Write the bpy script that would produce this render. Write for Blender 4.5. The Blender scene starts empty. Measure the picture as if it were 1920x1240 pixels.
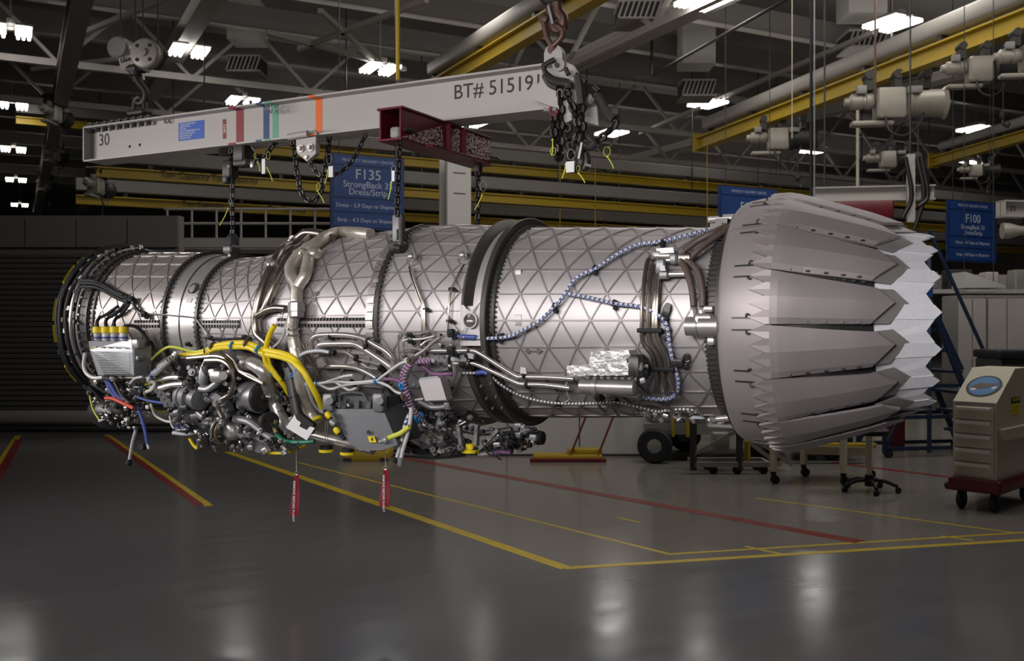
import bpy, math, random
import numpy as np
from mathutils import Vector, Matrix
R = math.radians
random.seed(7)
SC = bpy.context.scene
COL = SC.collection

# ------------------------------------------------------------------ camera, world, lamps, exposure
PHI = 27.4                                # the hall's grid is turned this much against the camera
FPX, CX, CY, HC, D0 = 1800.0, 960.0, 607.0, 1.5, 5.6
cam_d = bpy.data.cameras.new('camera'); cam = bpy.data.objects.new('camera', cam_d); COL.objects.link(cam)
cam_d.sensor_width = 36; cam_d.lens = 36 * FPX / 1920; cam_d.shift_y = -(620 - CY) / 1920
cam_d.clip_end = 300
cam.location = (0, 0, HC); cam.rotation_euler = (R(90), 0, R(-PHI))
cam_d.dof.use_dof = True; cam_d.dof.focus_distance = 5.3; cam_d.dof.aperture_fstop = 4.5
SC.camera = cam
SC.view_settings.view_transform = 'Standard'; SC.view_settings.look = 'None'
SC.view_settings.gamma = 1; SC.view_settings.use_curve_mapping = False
SC.view_settings.exposure = 0.0
wd = bpy.data.worlds.new('hall_air'); SC.world = wd; wd.use_nodes = True
wd.node_tree.nodes['Background'].inputs[0].default_value = (0.75, 0.72, 0.66, 1)
wd.node_tree.nodes['Background'].inputs[1].default_value = 0.02

CF, SF = math.cos(R(PHI)), math.sin(R(PHI))
def cw(x, d, z=0.0):                       # camera frame (right, depth, height above the lens) -> world
    return Vector((x * CF + d * SF, -x * SF + d * CF, HC + z))
def G(px, py, d): return cw((px - CX) / FPX * d, d, (CY - py) / FPX * d)
def PH(px, py, hk): return G(px, py, FPX * hk / (CY - py))
def FL(px, py): return G(px, py, FPX * HC / (py - CY))

def area(name, loc, target, size, size_y, power, col=(1, .96, .9)):
    l = bpy.data.lights.new(name, 'AREA'); l.shape = 'RECTANGLE'; l.size = size; l.size_y = size_y
    l.energy = power; l.color = col
    o = bpy.data.objects.new(name, l); COL.objects.link(o); o.location = loc
    o.rotation_euler = (Vector(target) - Vector(loc)).to_track_quat('-Z', 'Y').to_euler()
    return o
for loc, tgt, w_, h_, e_ in ((cw(-1.3, .5, 1.15), cw(1.4, 4.9, .05), 2.2, 1.0, 46), (cw(-3.3, 1.9, 1.1), cw(.1, 5.5, .05), 2.4, 1.0, 25), (cw(-6.0, 4.8, .9), cw(-2.0, 6.6, 0), 2.0, 1.0, 44)):
    area('studio_softbox', loc, tgt, w_, h_, e_, (1, .955, .95)).data.spread = R(100)
area('hall_bay_lamp', cw(1.5, 8.3, 5.2), cw(1.5, 11.5, .0), 7, 2.4, 75)  # unseen area fills added to brighten screen, floor and far hall
area('hall_bay_lamp', cw(1.5, 8.6, 6.2), cw(2, 26, 3.2), 12, 1.2, 130)  # added fill aimed forward at column, signs and ducts
area('hall_bay_lamp', cw(5.5, 9, 5.3), cw(5.5, 10, 0), 7, 2.4, 120)
area('hall_bay_lamp', cw(1, 17, 5.3), cw(1, 17, 0), 8, 1.2, 110)
area('hall_bay_lamp', cw(8, 15, 5.3), cw(8, 15, 0), 8, 1.2, 130)
area('hall_bay_lamp', cw(4, 30, 5.2), cw(4, 30, 0), 16, 3, 300)
area('hall_uplight', cw(-3, 18, 5.75), cw(-3, 18, 9), 14, 5, 40)  # unseen upward fills added to brighten the roof deck
area('hall_uplight', cw(6, 18, 5.75), cw(6, 18, 9), 14, 5, 55)
area('hall_uplight', cw(2, 32, 5.75), cw(2, 32, 9), 24, 10, 80)

# ------------------------------------------------------------------ engine frame  (s along the axis, t away, z up)
TH = R(PHI); ct, st = math.cos(TH), math.sin(TH)
Z0 = 0.008
CS, CT = D0 * st, -D0 * ct
def ray(px, py):
    x, z = (px - CX) / FPX, (CY - py) / FPX
    return Vector((x * ct - st, x * st + ct, z))
PROF = [(-3.30, .490), (-3.05, .497), (-2.9, .498), (-2.7, .492), (-2.5, .485), (-2.31, .476), (-2.05, .446), (-1.98, .432),
        (-1.82, .437), (-1.6, .472), (-1.35, .520), (-1.09, .545), (-.8, .563), (-.56, .576), (-.42, .580), (-.3, .578),
        (-.07, .558), (.12, .545), (.25, .538), (.5, .527), (.8, .512), (1.1, .498), (1.33, .486), (1.5, .48), (9, .48)]
PS, PR = [a for a, b in PROF], [b for a, b in PROF]
def prof(s): return float(np.interp(s, PS, PR))
def hitR(px, py, Rr):
    d = ray(px, py); A = d.y ** 2 + d.z ** 2; B = 2 * (CT * d.y - Z0 * d.z); Q = CT ** 2 + Z0 ** 2 - Rr * Rr
    k = B * B - 4 * A * Q
    l = (-B - math.sqrt(k)) / (2 * A) if k > 0 else -B / (2 * A)
    return Vector((CS, CT, 0)) + d * l
def E(px, py, off=0.0):                    # the point of the casing (raised by off) seen at a pixel
    r = .52
    for i in range(12):
        p = hitR(px, py, r); r = prof(p.x) + off
    return Vector((p.x, p.y, p.z - Z0))
def T(px, py, t):
    d = ray(px, py); l = (t - CT) / d.y
    p = Vector((CS, CT, 0)) + d * l
    return Vector((p.x, p.y, p.z - Z0))
def CP(s, r, a): a = R(a); return Vector((s, -r * math.cos(a), r * math.sin(a)))
ENG_LOC = cw(0, D0, Z0); ENG_ROT = R(-2 * PHI)
ENG_M = Matrix.Translation(ENG_LOC) @ Matrix.Rotation(ENG_ROT, 4, 'Z')
def W(p): return ENG_M @ Vector(p)

# ------------------------------------------------------------------ materials
def mat(name, col, rough=.5, metal=0.0, var=.12, scale=8.0, bump=0.0, emit=None, coat=0, spec=.5, alpha=None, bscale=None, rvar=0.08):
    m = bpy.data.materials.new(name); m.use_nodes = True; n = m.node_tree.nodes; L = m.node_tree.links
    b = n['Principled BSDF']; b.inputs['Metallic'].default_value = metal; b.inputs['Roughness'].default_value = rough
    b.inputs['Specular IOR Level'].default_value = spec
    if coat: b.inputs['Coat Weight'].default_value = coat
    tc = n.new('ShaderNodeTexCoord')
    nz = n.new('ShaderNodeTexNoise'); nz.inputs['Scale'].default_value = scale; nz.inputs['Detail'].default_value = 6
    L.new(tc.outputs['Object'], nz.inputs['Vector'])
    mx = n.new('ShaderNodeMix'); mx.data_type = 'RGBA'
    c = Vector(col); lo, hi = c * (1 - var), c * (1 + var)
    mx.inputs[6].default_value = (*lo, 1); mx.inputs[7].default_value = (min(hi.x, 1), min(hi.y, 1), min(hi.z, 1), 1)
    L.new(nz.outputs['Fac'], mx.inputs[0]); L.new(mx.outputs[2], b.inputs['Base Color'])
    if rvar:
        mr = n.new('ShaderNodeMapRange'); mr.inputs[3].default_value = max(rough - rvar, .03); mr.inputs[4].default_value = min(rough + rvar, 1)
        L.new(nz.outputs['Fac'], mr.inputs[0]); L.new(mr.outputs[0], b.inputs['Roughness'])
    if bump:
        bp = n.new('ShaderNodeBump'); bp.inputs['Strength'].default_value = bump; bp.inputs['Distance'].default_value = .01
        if bscale:
            n2 = n.new('ShaderNodeTexNoise'); n2.inputs['Scale'].default_value = bscale; n2.inputs['Detail'].default_value = 5
            L.new(tc.outputs['Object'], n2.inputs['Vector']); L.new(n2.outputs['Fac'], bp.inputs['Height'])
        else: L.new(nz.outputs['Fac'], bp.inputs['Height'])
        L.new(bp.outputs[0], b.inputs['Normal'])
    if emit:
        b.inputs['Emission Color'].default_value = (*emit[0], 1); b.inputs['Emission Strength'].default_value = emit[1]
    return m
M = {}
def mm(k, *a, **kw): M[k] = mat(k, *a, **kw)
mm('titanium', (.50, .475, .475), .47, .58, .08, 3)
mm('titanium_rib', (.30, .275, .272), .45, .55, .05, 3)  # titanium darkened: shadow lines of the ribs put into the colour
mm('fan_alloy', (.42, .39, .365), .42, .65, .08, 3)
mm('polished_band', (.70, .68, .66), .34, .75, .05, 4)
mm('nozzle_coat', (.34, .303, .31), .50, .45, .08, 3)
mm('flap_tail', (.30, .29, .275), .45, .4, .08, 4)
mm('ceramic_white', (.62, .62, .66), .6, .1, .12, 60)
mm('dark_metal', (.07, .068, .066), .42, .6, .25, 12)
mm('black_ring', (.075, .067, .063), .45, .4, .2, 9)
mm('steel', (.52, .49, .465), .3, .75, .1, 10)
mm('dark_pipe', (.33, .29, .25), .28, .9, .18, 12)
mm('heat_duct', (.60, .55, .48), .36, .6, .35, 14, .35, bscale=26)
mm('silver_duct', (.56, .54, .52), .32, .7, .2, 12, .3, bscale=22)
mm('foil', (.52, .51, .5), .32, .7, .12, 20, .55, bscale=30)
mm('pump_grey', (.24, .24, .245), .4, .5, .15, 10)
mm('cast_grey', (.30, .30, .31), .42, .55, .2, 12)
mm('box_grey', (.085, .088, .095), .42, .2, .12, 5)
mm('unit_silver', (.34, .35, .362), .42, .4, .05, 6)
mm('unit_plate', (.45, .43, .42), .36, .7, .1, 9)
mm('rubber', (.018, .018, .02), .62, 0, .3, 20, spec=.3)
mm('brown_hose', (.10, .072, .06), .5, .1, .25, 30)
mm('yellow', (.80, .62, .012), .42, 0, .06, 12)
mm('yellow_green', (.62, .66, .08), .45, 0, .1, 12)
mm('grey_cable', (.45, .46, .50), .45, .1, .1, 30)
mm('white_cable', (.62, .62, .60), .5, .1, .1, 30)
mm('braid_blue', (.05, .08, .30), .5, 0, .2, 30)
mm('purple', (.19, .085, .19), .5, .1, .3, 40)
mm('tie_blue', (.02, .22, .55), .4, 0, .1, 20)
mm('green_hose', (.01, .16, .10), .4, 0, .2, 20)
mm('red_hose', (.55, .06, .03), .45, 0, .15, 20)
mm('gold', (.42, .33, .14), .35, .8, .25, 20)
mm('beam_white', (.40, .375, .352), .5, .05, .05, 3)
mm('chain_black', (.03, .028, .027), .38, .7, .3, 30)
mm('rust_chain', (.13, .075, .06), .5, .6, .35, 25)
mm('tape_red', (.22, .012, .02), .5, 0, .08, 8)
mm('tape_blue', (.012, .05, .14), .5, 0, .08, 8)
mm('tape_green', (.10, .34, .22), .5, 0, .08, 8)
mm('tape_orange', (.72, .13, .008), .5, 0, .08, 8)
mm('label_blue', (.015, .09, .42), .5, 0, .05, 8)
mm('black_print', (.015, .015, .015), .6, 0, 0, 8)
mm('white_print', (.75, .75, .75), .6, 0, 0, 8)
mm('tag_red', (.20, .004, .018), .55, 0, .12, 12)
mm('structure_white', (.42, .39, .36), .6, 0, .08, 1.2)
mm('deck_grey', (.24, .222, .21), .75, 0, .15, .6)
mm('duct_white', (.68, .65, .61), .6, 0, .06, 1)
mm('handle_white', (.75, .73, .70), .45, .1, .05, 4)
mm('girder_grey', (.23, .212, .2), .6, 0, .1, 1)
mm('duct_grey', (.34, .315, .29), .6, .1, .1, 1)
mm('hall_wall', (.17, .16, .15), .75, 0, .12, .6)
mm('shutter', (.12, .115, .108), .6, .2, .15, 2)
mm('panel_white', (.50, .48, .46), .55, 0, .06, 1)
mm('crane_yellow', (.40, .27, .012), .5, 0, .15, 2)
mm('sign_blue', (.008, .032, .13), .5, 0, .08, 2)
mm('sign_blue_light', (.012, .052, .21), .5, 0, .08, 2)
mm('sign_print', (.5, .55, .66), .6, 0, 0, 8)
mm('cart_beige', (.56, .51, .39), .5, 0, .04, 3)
mm('cart_red', (.12, .008, .012), .45, 0, .1, 4)
mm('frame_blue', (.010, .022, .055), .5, .1, .15, 5)
mm('frame_beige', (.60, .54, .40), .5, 0, .1, 5)
mm('frame_grey', (.25, .24, .22), .5, .1, .12, 5)
mm('dark_green', (.015, .03, .02), .5, 0, .15, 5)
mm('hoist_grey', (.32, .29, .25), .45, .2, .15, 6)
mm('hoist_dark', (.035, .033, .03), .5, .3, .2, 6)
mm('floor_yellow', (.52, .37, .02), .3, 0, .2, 6)
mm('floor_red', (.19, .02, .018), .3, 0, .2, 6)
mm('tube_glow', (1, 1, 1), .5, 0, 0, 1, emit=((1, .985, .95), 14))
mm('socket', (.02, .02, .02), .6)

def floor_mat(name='floor_paint', col=(.118, .114, .116)):
    m = mat(name, col, .3, 0, .16, .35, 0, rvar=0)
    n = m.node_tree.nodes; L = m.node_tree.links; b = n['Principled BSDF']
    tc = n['Texture Coordinate'] if 'Texture Coordinate' in n else n.new('ShaderNodeTexCoord')
    mp = n.new('ShaderNodeMapping'); mp.inputs['Scale'].default_value = (1.2, 4.5, 1); mp.inputs['Rotation'].default_value = (0, 0, R(-20))
    nz = n.new('ShaderNodeTexNoise'); nz.inputs['Scale'].default_value = 1.3; nz.inputs['Detail'].default_value = 8; nz.inputs['Roughness'].default_value = .6
    L.new(tc.outputs['Object'], mp.inputs[0]); L.new(mp.outputs[0], nz.inputs['Vector'])
    mr = n.new('ShaderNodeMapRange'); mr.inputs[1].default_value = .3; mr.inputs[2].default_value = .75
    mr.inputs[3].default_value = .12; mr.inputs[4].default_value = .22
    L.new(nz.outputs['Fac'], mr.inputs[0]); L.new(mr.outputs[0], b.inputs['Roughness'])
    bp = n.new('ShaderNodeBump'); bp.inputs['Strength'].default_value = .05; bp.inputs['Distance'].default_value = .01
    n3 = n.new('ShaderNodeTexNoise'); n3.inputs['Scale'].default_value = 7; n3.inputs['Detail'].default_value = 4; L.new(tc.outputs['Object'], n3.inputs['Vector'])
    L.new(n3.outputs['Fac'], bp.inputs['Height']); L.new(bp.outputs[0], b.inputs['Normal'])
    return m
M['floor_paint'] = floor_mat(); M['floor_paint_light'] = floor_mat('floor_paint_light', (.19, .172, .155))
def speckled_red():  # red with pale noise speckles
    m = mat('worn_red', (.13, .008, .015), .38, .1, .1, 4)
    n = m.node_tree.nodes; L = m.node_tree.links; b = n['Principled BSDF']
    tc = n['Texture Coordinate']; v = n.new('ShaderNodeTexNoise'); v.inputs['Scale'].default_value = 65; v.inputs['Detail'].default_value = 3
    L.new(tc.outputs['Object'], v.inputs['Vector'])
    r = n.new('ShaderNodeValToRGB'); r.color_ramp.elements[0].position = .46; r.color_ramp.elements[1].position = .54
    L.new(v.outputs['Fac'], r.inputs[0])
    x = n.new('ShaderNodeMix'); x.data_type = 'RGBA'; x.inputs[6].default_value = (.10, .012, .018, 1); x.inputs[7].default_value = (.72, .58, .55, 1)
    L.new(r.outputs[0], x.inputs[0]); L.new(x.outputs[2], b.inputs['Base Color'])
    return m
M['worn_red'] = speckled_red()
M['beam_red'] = mat('beam_red', (.115, .007, .014), .4, .1, .1, 5)

# ------------------------------------------------------------------ mesh builder
def cat(path, sub=6):                      # Catmull-Rom through the given points
    p = [Vector(q) for q in path]
    if len(p) < 3 or sub < 2: return p
    q = [p[0] * 2 - p[1]] + p + [p[-1] * 2 - p[-2]]; out = []
    for i in range(1, len(q) - 2):
        a, b, c, d = q[i - 1], q[i], q[i + 1], q[i + 2]
        for k in range(sub):
            u = k / sub
            out.append(.5 * ((2 * b) + (c - a) * u + (2 * a - 5 * b + 4 * c - d) * u * u + (3 * b - a - 3 * c + d) * u ** 3))
    out.append(p[-1]); return out
def frames(p):
    tn = []
    for i in range(len(p)):
        d = p[min(i + 1, len(p) - 1)] - p[max(i - 1, 0)]
        tn.append(d.normalized() if d.length > 1e-9 else Vector((1, 0, 0)))
    n = tn[0].orthogonal().normalized(); fr = []
    for i in range(len(p)):
        n = (n - tn[i] * n.dot(tn[i]))
        n = n.normalized() if n.length > 1e-6 else tn[i].orthogonal().normalized()
        fr.append((n, tn[i].cross(n)))
    return fr
class MB:
    def __init__(s): s.v = []; s.f = []
    def add(s, vs, fs):
        k = len(s.v); s.v += [tuple(q) for q in vs]; s.f += [tuple(i + k for i in f) for f in fs]; return s
    def box(s, c, size, rot=None, taper=None):
        c = Vector(c); x, y, z = size[0] / 2, size[1] / 2, size[2] / 2; vs = []
        for k in (-1, 1):
            tx = taper if (taper and k > 0) else 1
            for a, b in ((-1, -1), (1, -1), (1, 1), (-1, 1)):
                q = Vector((a * x * tx, b * y * tx, k * z)); vs.append(c + (rot @ q if rot else q))
        return s.add(vs, [(3, 2, 1, 0), (4, 5, 6, 7), (0, 1, 5, 4), (1, 2, 6, 5), (2, 3, 7, 6), (3, 0, 4, 7)])
    def bbox(s, c, size, b=.004, rot=None):    # box with chamfered edges
        c = Vector(c); hx, hy, hz = size[0] / 2, size[1] / 2, size[2] / 2; b = min(b, hx * .9, hy * .9, hz * .9); vs = []
        def ring(z, i):
            return [(hx - i, hy - i - 0, z)] and [(-hx + i + b, -hy + i, z), (hx - i - b, -hy + i, z), (hx - i, -hy + i + b, z), (hx - i, hy - i - b, z),
                    (hx - i - b, hy - i, z), (-hx + i + b, hy - i, z), (-hx + i, hy - i - b, z), (-hx + i, -hy + i + b, z)]
        for z, i in ((-hz, b * .7), (-hz + b, 0), (hz - b, 0), (hz, b * .7)): vs += ring(z, i)
        vs = [c + (rot @ Vector(q) if rot else Vector(q)) for q in vs]
        fs = [tuple(range(7, -1, -1)), tuple(range(24, 32))]
        for k in range(3):
            for j in range(8): fs.append((k * 8 + j, k * 8 + (j + 1) % 8, k * 8 + 8 + (j + 1) % 8, k * 8 + 8 + j))
        return s.add(vs, fs)
    def cyl(s, p0, p1, r0, r1=None, n=16, caps=True):
        p0, p1 = Vector(p0), Vector(p1); r1 = r0 if r1 is None else r1
        d = (p1 - p0).normalized(); a = d.orthogonal().normalized(); b = d.cross(a); vs = []
        for p, r in ((p0, r0), (p1, r1)):
            for i in range(n): w = 2 * math.pi * i / n; vs.append(p + (a * math.cos(w) + b * math.sin(w)) * r)
        fs = [(i, (i + 1) % n, n + (i + 1) % n, n + i) for i in range(n)]
        if caps: fs += [tuple(range(n - 1, -1, -1)), tuple(range(n, 2 * n))]
        return s.add(vs, fs)
    def turn(s, p0, d, prof_, n=24, caps=True):  # solid of revolution: prof_ = (distance along d, radius)
        p0, d = Vector(p0), Vector(d).normalized(); a = d.orthogonal().normalized(); b = d.cross(a); vs = []
        for h, r in prof_:
            for i in range(n): w = 2 * math.pi * i / n; vs.append(p0 + d * h + (a * math.cos(w) + b * math.sin(w)) * max(r, 1e-4))
        fs = []
        for k in range(len(prof_) - 1): fs += [(k * n + i, k * n + (i + 1) % n, k * n + n + (i + 1) % n, k * n + n + i) for i in range(n)]
        if caps: fs += [tuple(range(n - 1, -1, -1)), tuple(range((len(prof_) - 1) * n, len(prof_) * n))]
        return s.add(vs, fs)
    def tube(s, path, r, n=10, sub=6, caps=True, rf=None):
        p = cat(path, sub); fr = frames(p); vs = []
        for i, q in enumerate(p):
            a, b = fr[i]; rr = r * (rf(i / max(len(p) - 1, 1)) if rf else 1)
            for j in range(n): w = 2 * math.pi * j / n; vs.append(q + (a * math.cos(w) + b * math.sin(w)) * rr)
        fs = [(i * n + j, i * n + (j + 1) % n, (i + 1) * n + (j + 1) % n, (i + 1) * n + j) for i in range(len(p) - 1) for j in range(n)]
        if caps: fs += [tuple(range(n - 1, -1, -1)), tuple(range((len(p) - 1) * n, len(p) * n))]
        return s.add(vs, fs)
    def ridged(s, path, r, pitch=.012, amp=.25, n=10):   # corrugated sleeve
        p = cat(path, 8); L = [0.0]
        for i in range(1, len(p)): L.append(L[-1] + (p[i] - p[i - 1]).length)
        m = max(int(L[-1] / pitch) * 2, 4); q = []
        for k in range(m + 1):
            x = L[-1] * k / m; i = max(1, int(np.searchsorted(L, x))); i = min(i, len(p) - 1)
            u = (x - L[i - 1]) / max(L[i] - L[i - 1], 1e-9); q.append(p[i - 1].lerp(p[i], u))
        fr = frames(q); vs = []
        for i, c in enumerate(q):
            a, b = fr[i]; rr = r * (1 + (amp if i % 2 else -amp))
            for j in range(n): w = 2 * math.pi * j / n; vs.append(c + (a * math.cos(w) + b * math.sin(w)) * rr)
        fs = [(i * n + j, i * n + (j + 1) % n, (i + 1) * n + (j + 1) % n, (i + 1) * n + j) for i in range(m) for j in range(n)]
        fs += [tuple(range(n - 1, -1, -1)), tuple(range(m * n, m * n + n))]
        return s.add(vs, fs)
    def helix(s, path, rad, r, pitch, ph=0, sgn=1, n=5, step=9):
        p = cat(path, 8); L = [0.0]
        for i in range(1, len(p)): L.append(L[-1] + (p[i] - p[i - 1]).length)
        m = max(int(L[-1] / pitch * step), 4); q = []; fr0 = frames(p)
        for k in range(m + 1):
            x = L[-1] * k / m; i = min(max(1, int(np.searchsorted(L, x))), len(p) - 1)
            u = (x - L[i - 1]) / max(L[i] - L[i - 1], 1e-9); c = p[i - 1].lerp(p[i], u)
            a = fr0[i - 1][0].lerp(fr0[i][0], u); b = fr0[i - 1][1].lerp(fr0[i][1], u); w = sgn * 2 * math.pi * k / step + ph
            q.append(c + (a * math.cos(w) + b * math.sin(w)) * rad)
        return s.tube(q, r, n, 1)
    def lathe(s, prof_, a0=0, a1=360, n=96, thick=0, inner=True):   # about the engine axis; prof_ = (s, radius)
        full = abs(a1 - a0) >= 359.9; m = n if full else n + 1; vs = []; k = len(prof_)
        for i in range(m):
            a = a0 + (a1 - a0) * i / n
            for x, r in prof_: vs.append(CP(x, r, a))
        fs = []
        for i in range(n):
            i2 = (i + 1) % m
            for j in range(k - 1): fs.append((i * k + j, i * k + j + 1, i2 * k + j + 1, i2 * k + j))
        if thick:
            o = len(vs)
            for i in range(m):
                a = a0 + (a1 - a0) * i / n
                for x, r in prof_: vs.append(CP(x, r - thick, a))
            for i in range(n):
                i2 = (i + 1) % m
                for j in range(k - 1): fs.append((o + i * k + j, o + i2 * k + j, o + i2 * k + j + 1, o + i * k + j + 1))
                fs.append((i * k, i2 * k, o + i2 * k, o + i * k)); fs.append((i * k + k - 1, o + i * k + k - 1, o + i2 * k + k - 1, i2 * k + k - 1))
            if not full:
                for i in (0, n):
                    for j in range(k - 1): fs.append((i * k + j, i * k + j + 1, o + i * k + j + 1, o + i * k + j))
        return s.add(vs, fs)
    def closed(s, prof_, a0=0, a1=360, n=96):   # closed section swept about the axis
        k = len(prof_); full = abs(a1 - a0) >= 359.9; m = n if full else n + 1; vs = []
        for i in range(m):
            a = a0 + (a1 - a0) * i / n
            for x, r in prof_: vs.append(CP(x, r, a))
        fs = [(i * k + j, i * k + (j + 1) % k, ((i + 1) % m) * k + (j + 1) % k, ((i + 1) % m) * k + j) for i in range(n) for j in range(k)]
        if not full: fs += [tuple(range(k - 1, -1, -1)), tuple(n * k + j for j in range(k))]
        return s.add(vs, fs)
    def prism(s, pts, d):                       # polygon pushed along the vector d
        pts = [Vector(p) for p in pts]; d = Vector(d); n = len(pts)
        return s.add(pts + [p + d for p in pts], [tuple(range(n - 1, -1, -1)), tuple(range(n, 2 * n))] + [(i, (i + 1) % n, n + (i + 1) % n, n + i) for i in range(n)])
    def ball(s, c, r, n=12, sc=(1, 1, 1)):
        c = Vector(c); vs = []; m = n // 2
        for i in range(m + 1):
            th = math.pi * i / m; th = min(max(th, .02), math.pi - .02)
            for j in range(n):
                w = 2 * math.pi * j / n
                vs.append(c + Vector((math.sin(th) * math.cos(w) * sc[0], math.sin(th) * math.sin(w) * sc[1], math.cos(th) * sc[2])) * r)
        return s.add(vs, [(i * n + j, (i + 1) * n + j, (i + 1) * n + (j + 1) % n, i * n + (j + 1) % n) for i in range(m) for j in range(n)])
    def ring(s, c, ax, Rr, r, n=20, m=7):
        c, ax = Vector(c), Vector(ax).normalized(); a = ax.orthogonal().normalized(); b = ax.cross(a); vs = []
        for i in range(n):
            w = 2 * math.pi * i / n; e = a * math.cos(w) + b * math.sin(w)
            for j in range(m): q = 2 * math.pi * j / m; vs.append(c + e * (Rr + r * math.cos(q)) + ax * r * math.sin(q))
        return s.add(vs, [(i * m + j, ((i + 1) % n) * m + j, ((i + 1) % n) * m + (j + 1) % m, i * m + (j + 1) % m) for i in range(n) for j in range(m)])
    def bar(s, p0, p1, w, h, up=(0, 0, 1)):
        p0, p1 = Vector(p0), Vector(p1); d = (p1 - p0).normalized(); up = Vector(up)
        x = d.cross(up); x = x.normalized() if x.length > 1e-6 else d.orthogonal().normalized(); y = x.cross(d).normalized(); vs = []
        for p in (p0, p1):
            for a, b in ((-1, -1), (1, -1), (1, 1), (-1, 1)): vs.append(p + x * a * w / 2 + y * b * h / 2)
        return s.add(vs, [(3, 2, 1, 0), (4, 5, 6, 7), (0, 1, 5, 4), (1, 2, 6, 5), (2, 3, 7, 6), (3, 0, 4, 7)])
    def ibeam(s, p0, p1, w, h, tf=.02, tw=.02):
        p0, p1 = Vector(p0), Vector(p1); z = Vector((0, 0, 1))
        s.bar(p0 + z * (h / 2 - tf / 2), p1 + z * (h / 2 - tf / 2), w, tf); s.bar(p0 - z * (h / 2 - tf / 2), p1 - z * (h / 2 - tf / 2), w, tf)
        return s.bar(p0, p1, tw, h - 2 * tf)
    def build(s, name, m, parent=None, smooth=35, loc=None):
        me = bpy.data.meshes.new(name); me.from_pydata(s.v, [], s.f)
        if smooth:
            me.polygons.foreach_set('use_smooth', [True] * len(me.polygons)); me.set_sharp_from_angle(angle=R(smooth))
        me.materials.append(M[m] if isinstance(m, str) else m); me.update()
        o = bpy.data.objects.new(name, me); COL.objects.link(o)
        if parent: o.parent = parent
        if loc: o.location = loc
        return o
def tag(o, label=None, cat_=None, group=None, kind=None):
    if label: o['label'] = label
    if cat_: o['category'] = cat_
    if group: o['group'] = group
    if kind: o['kind'] = kind
    return o
def thing(name, label, cat_, loc=(0, 0, 0), rz=0.0, group=None):
    o = bpy.data.objects.new(name, None); COL.objects.link(o); o.empty_display_size = .1
    o.location = loc; o.rotation_euler = (0, 0, rz); return tag(o, label, cat_, group)
def ething(name, label, cat_, group=None): return thing(name, label, cat_, ENG_LOC, ENG_ROT, group)
def dup(o, parent=None):
    c = o.copy(); COL.objects.link(c)
    if parent is not None: c.parent = parent
    for ch in list(o.children): dup(ch, c)
    return c
def text(name, s, size, m, parent, matrix, ext=.0006, align='LEFT', ay='BOTTOM'):
    cu = bpy.data.curves.new(name, 'FONT'); cu.body = s; cu.size = size; cu.offset = size * .003; cu.extrude = ext; cu.align_x = align; cu.align_y = ay
    cu.materials.append(M[m]); o = bpy.data.objects.new(name, cu); COL.objects.link(o)
    bpy.context.view_layer.update(); me = bpy.data.meshes.new_from_object(o); bpy.data.objects.remove(o)
    o = bpy.data.objects.new(name, me); COL.objects.link(o)
    if parent: o.parent = parent
    o.matrix_local = matrix; return o
def axes(o, x, y):                          # matrix with given x and y directions at o
    x, y = Vector(x).normalized(), Vector(y).normalized(); z = x.cross(y).normalized(); y = z.cross(x)
    m = Matrix((x, y, z)).transposed().to_4x4(); m.translation = Vector(o); return m

# ------------------------------------------------------------------ the hall
def struct(o): return tag(o, kind='structure')
fl = struct(MB().box((8, 24, -.06), (78, 76, .12)).build('floor', 'floor_paint', None, 0))
KC = 7.1
struct(MB().box((8, 24, HC + KC + .06), (78, 76, .12)).build('ceiling', 'deck_grey', None, 0))
struct(MB().box((8, 61.5, (HC + KC) / 2), (78, .3, HC + KC)).build('wall_back', 'hall_wall', None, 0))
struct(MB().box((-30.5, 24, (HC + KC) / 2), (.3, 76, HC + KC)).build('wall_left', 'hall_wall', None, 0))
struct(MB().box((46.5, 24, (HC + KC) / 2), (.3, 76, HC + KC)).build('wall_right', 'hall_wall', None, 0))

def floor_strip(pts, m, name):             # painted line: quad from four pixels on the floor
    q = [FL(*p) for p in pts]; c = sum(q, Vector()) / 4
    b = MB().prism([(p.x, p.y, .0003) for p in q], (0, 0, .0025))
    return b.build(name, m, fl, 0)
LH = [.0016]
def fline(a, b, w, m, name):
    p, q = FL(*a), FL(*b); p.z = q.z = 0; n = (q - p).cross(Vector((0, 0, 1))).normalized() * w / 2
    LH[0] += .00012; h = LH[0]
    MB().prism([p + n, p - n, q - n, q + n] if (p + n - p).cross(q - p).z < 0 else [p - n, p + n, q + n, q - n], (0, 0, h)).build(name, m, fl, 0)
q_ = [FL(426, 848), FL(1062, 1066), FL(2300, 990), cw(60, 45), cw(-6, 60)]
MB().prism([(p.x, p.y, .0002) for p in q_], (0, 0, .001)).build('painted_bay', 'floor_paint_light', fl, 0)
fline((426, 848), (1062, 1066), .085, 'floor_yellow', 'yellow_line')
fline((1058, 1066), (1990, 1009), .055, 'floor_yellow', 'yellow_line')
fline((560, 868), (1256, 1040), .035, 'floor_yellow', 'yellow_line')
fline((1254, 1040), (1990, 995), .035, 'floor_yellow', 'yellow_line')
fline((1157, 971), (1202, 981), .03, 'floor_yellow', 'yellow_line')
fline((1397, 1025), (1470, 1041), .03, 'floor_yellow', 'yellow_line')
fline((1765, 1006), (1825, 1014), .03, 'floor_yellow', 'yellow_line')
fline((1420, 935), (1910, 1001), .028, 'floor_yellow', 'yellow_line')
fline((200, 816), (391, 949), .075, 'floor_yellow', 'yellow_line')
fline((197, 819), (376, 949), .07, 'floor_red', 'red_line')
fline((34, 817), (-60, 960), .075, 'floor_yellow', 'yellow_line')
fline((36, 825), (-56, 990), .09, 'floor_red', 'red_line')
fline((640, 838), (1612, 1017), .12, 'floor_red', 'red_line')
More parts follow.
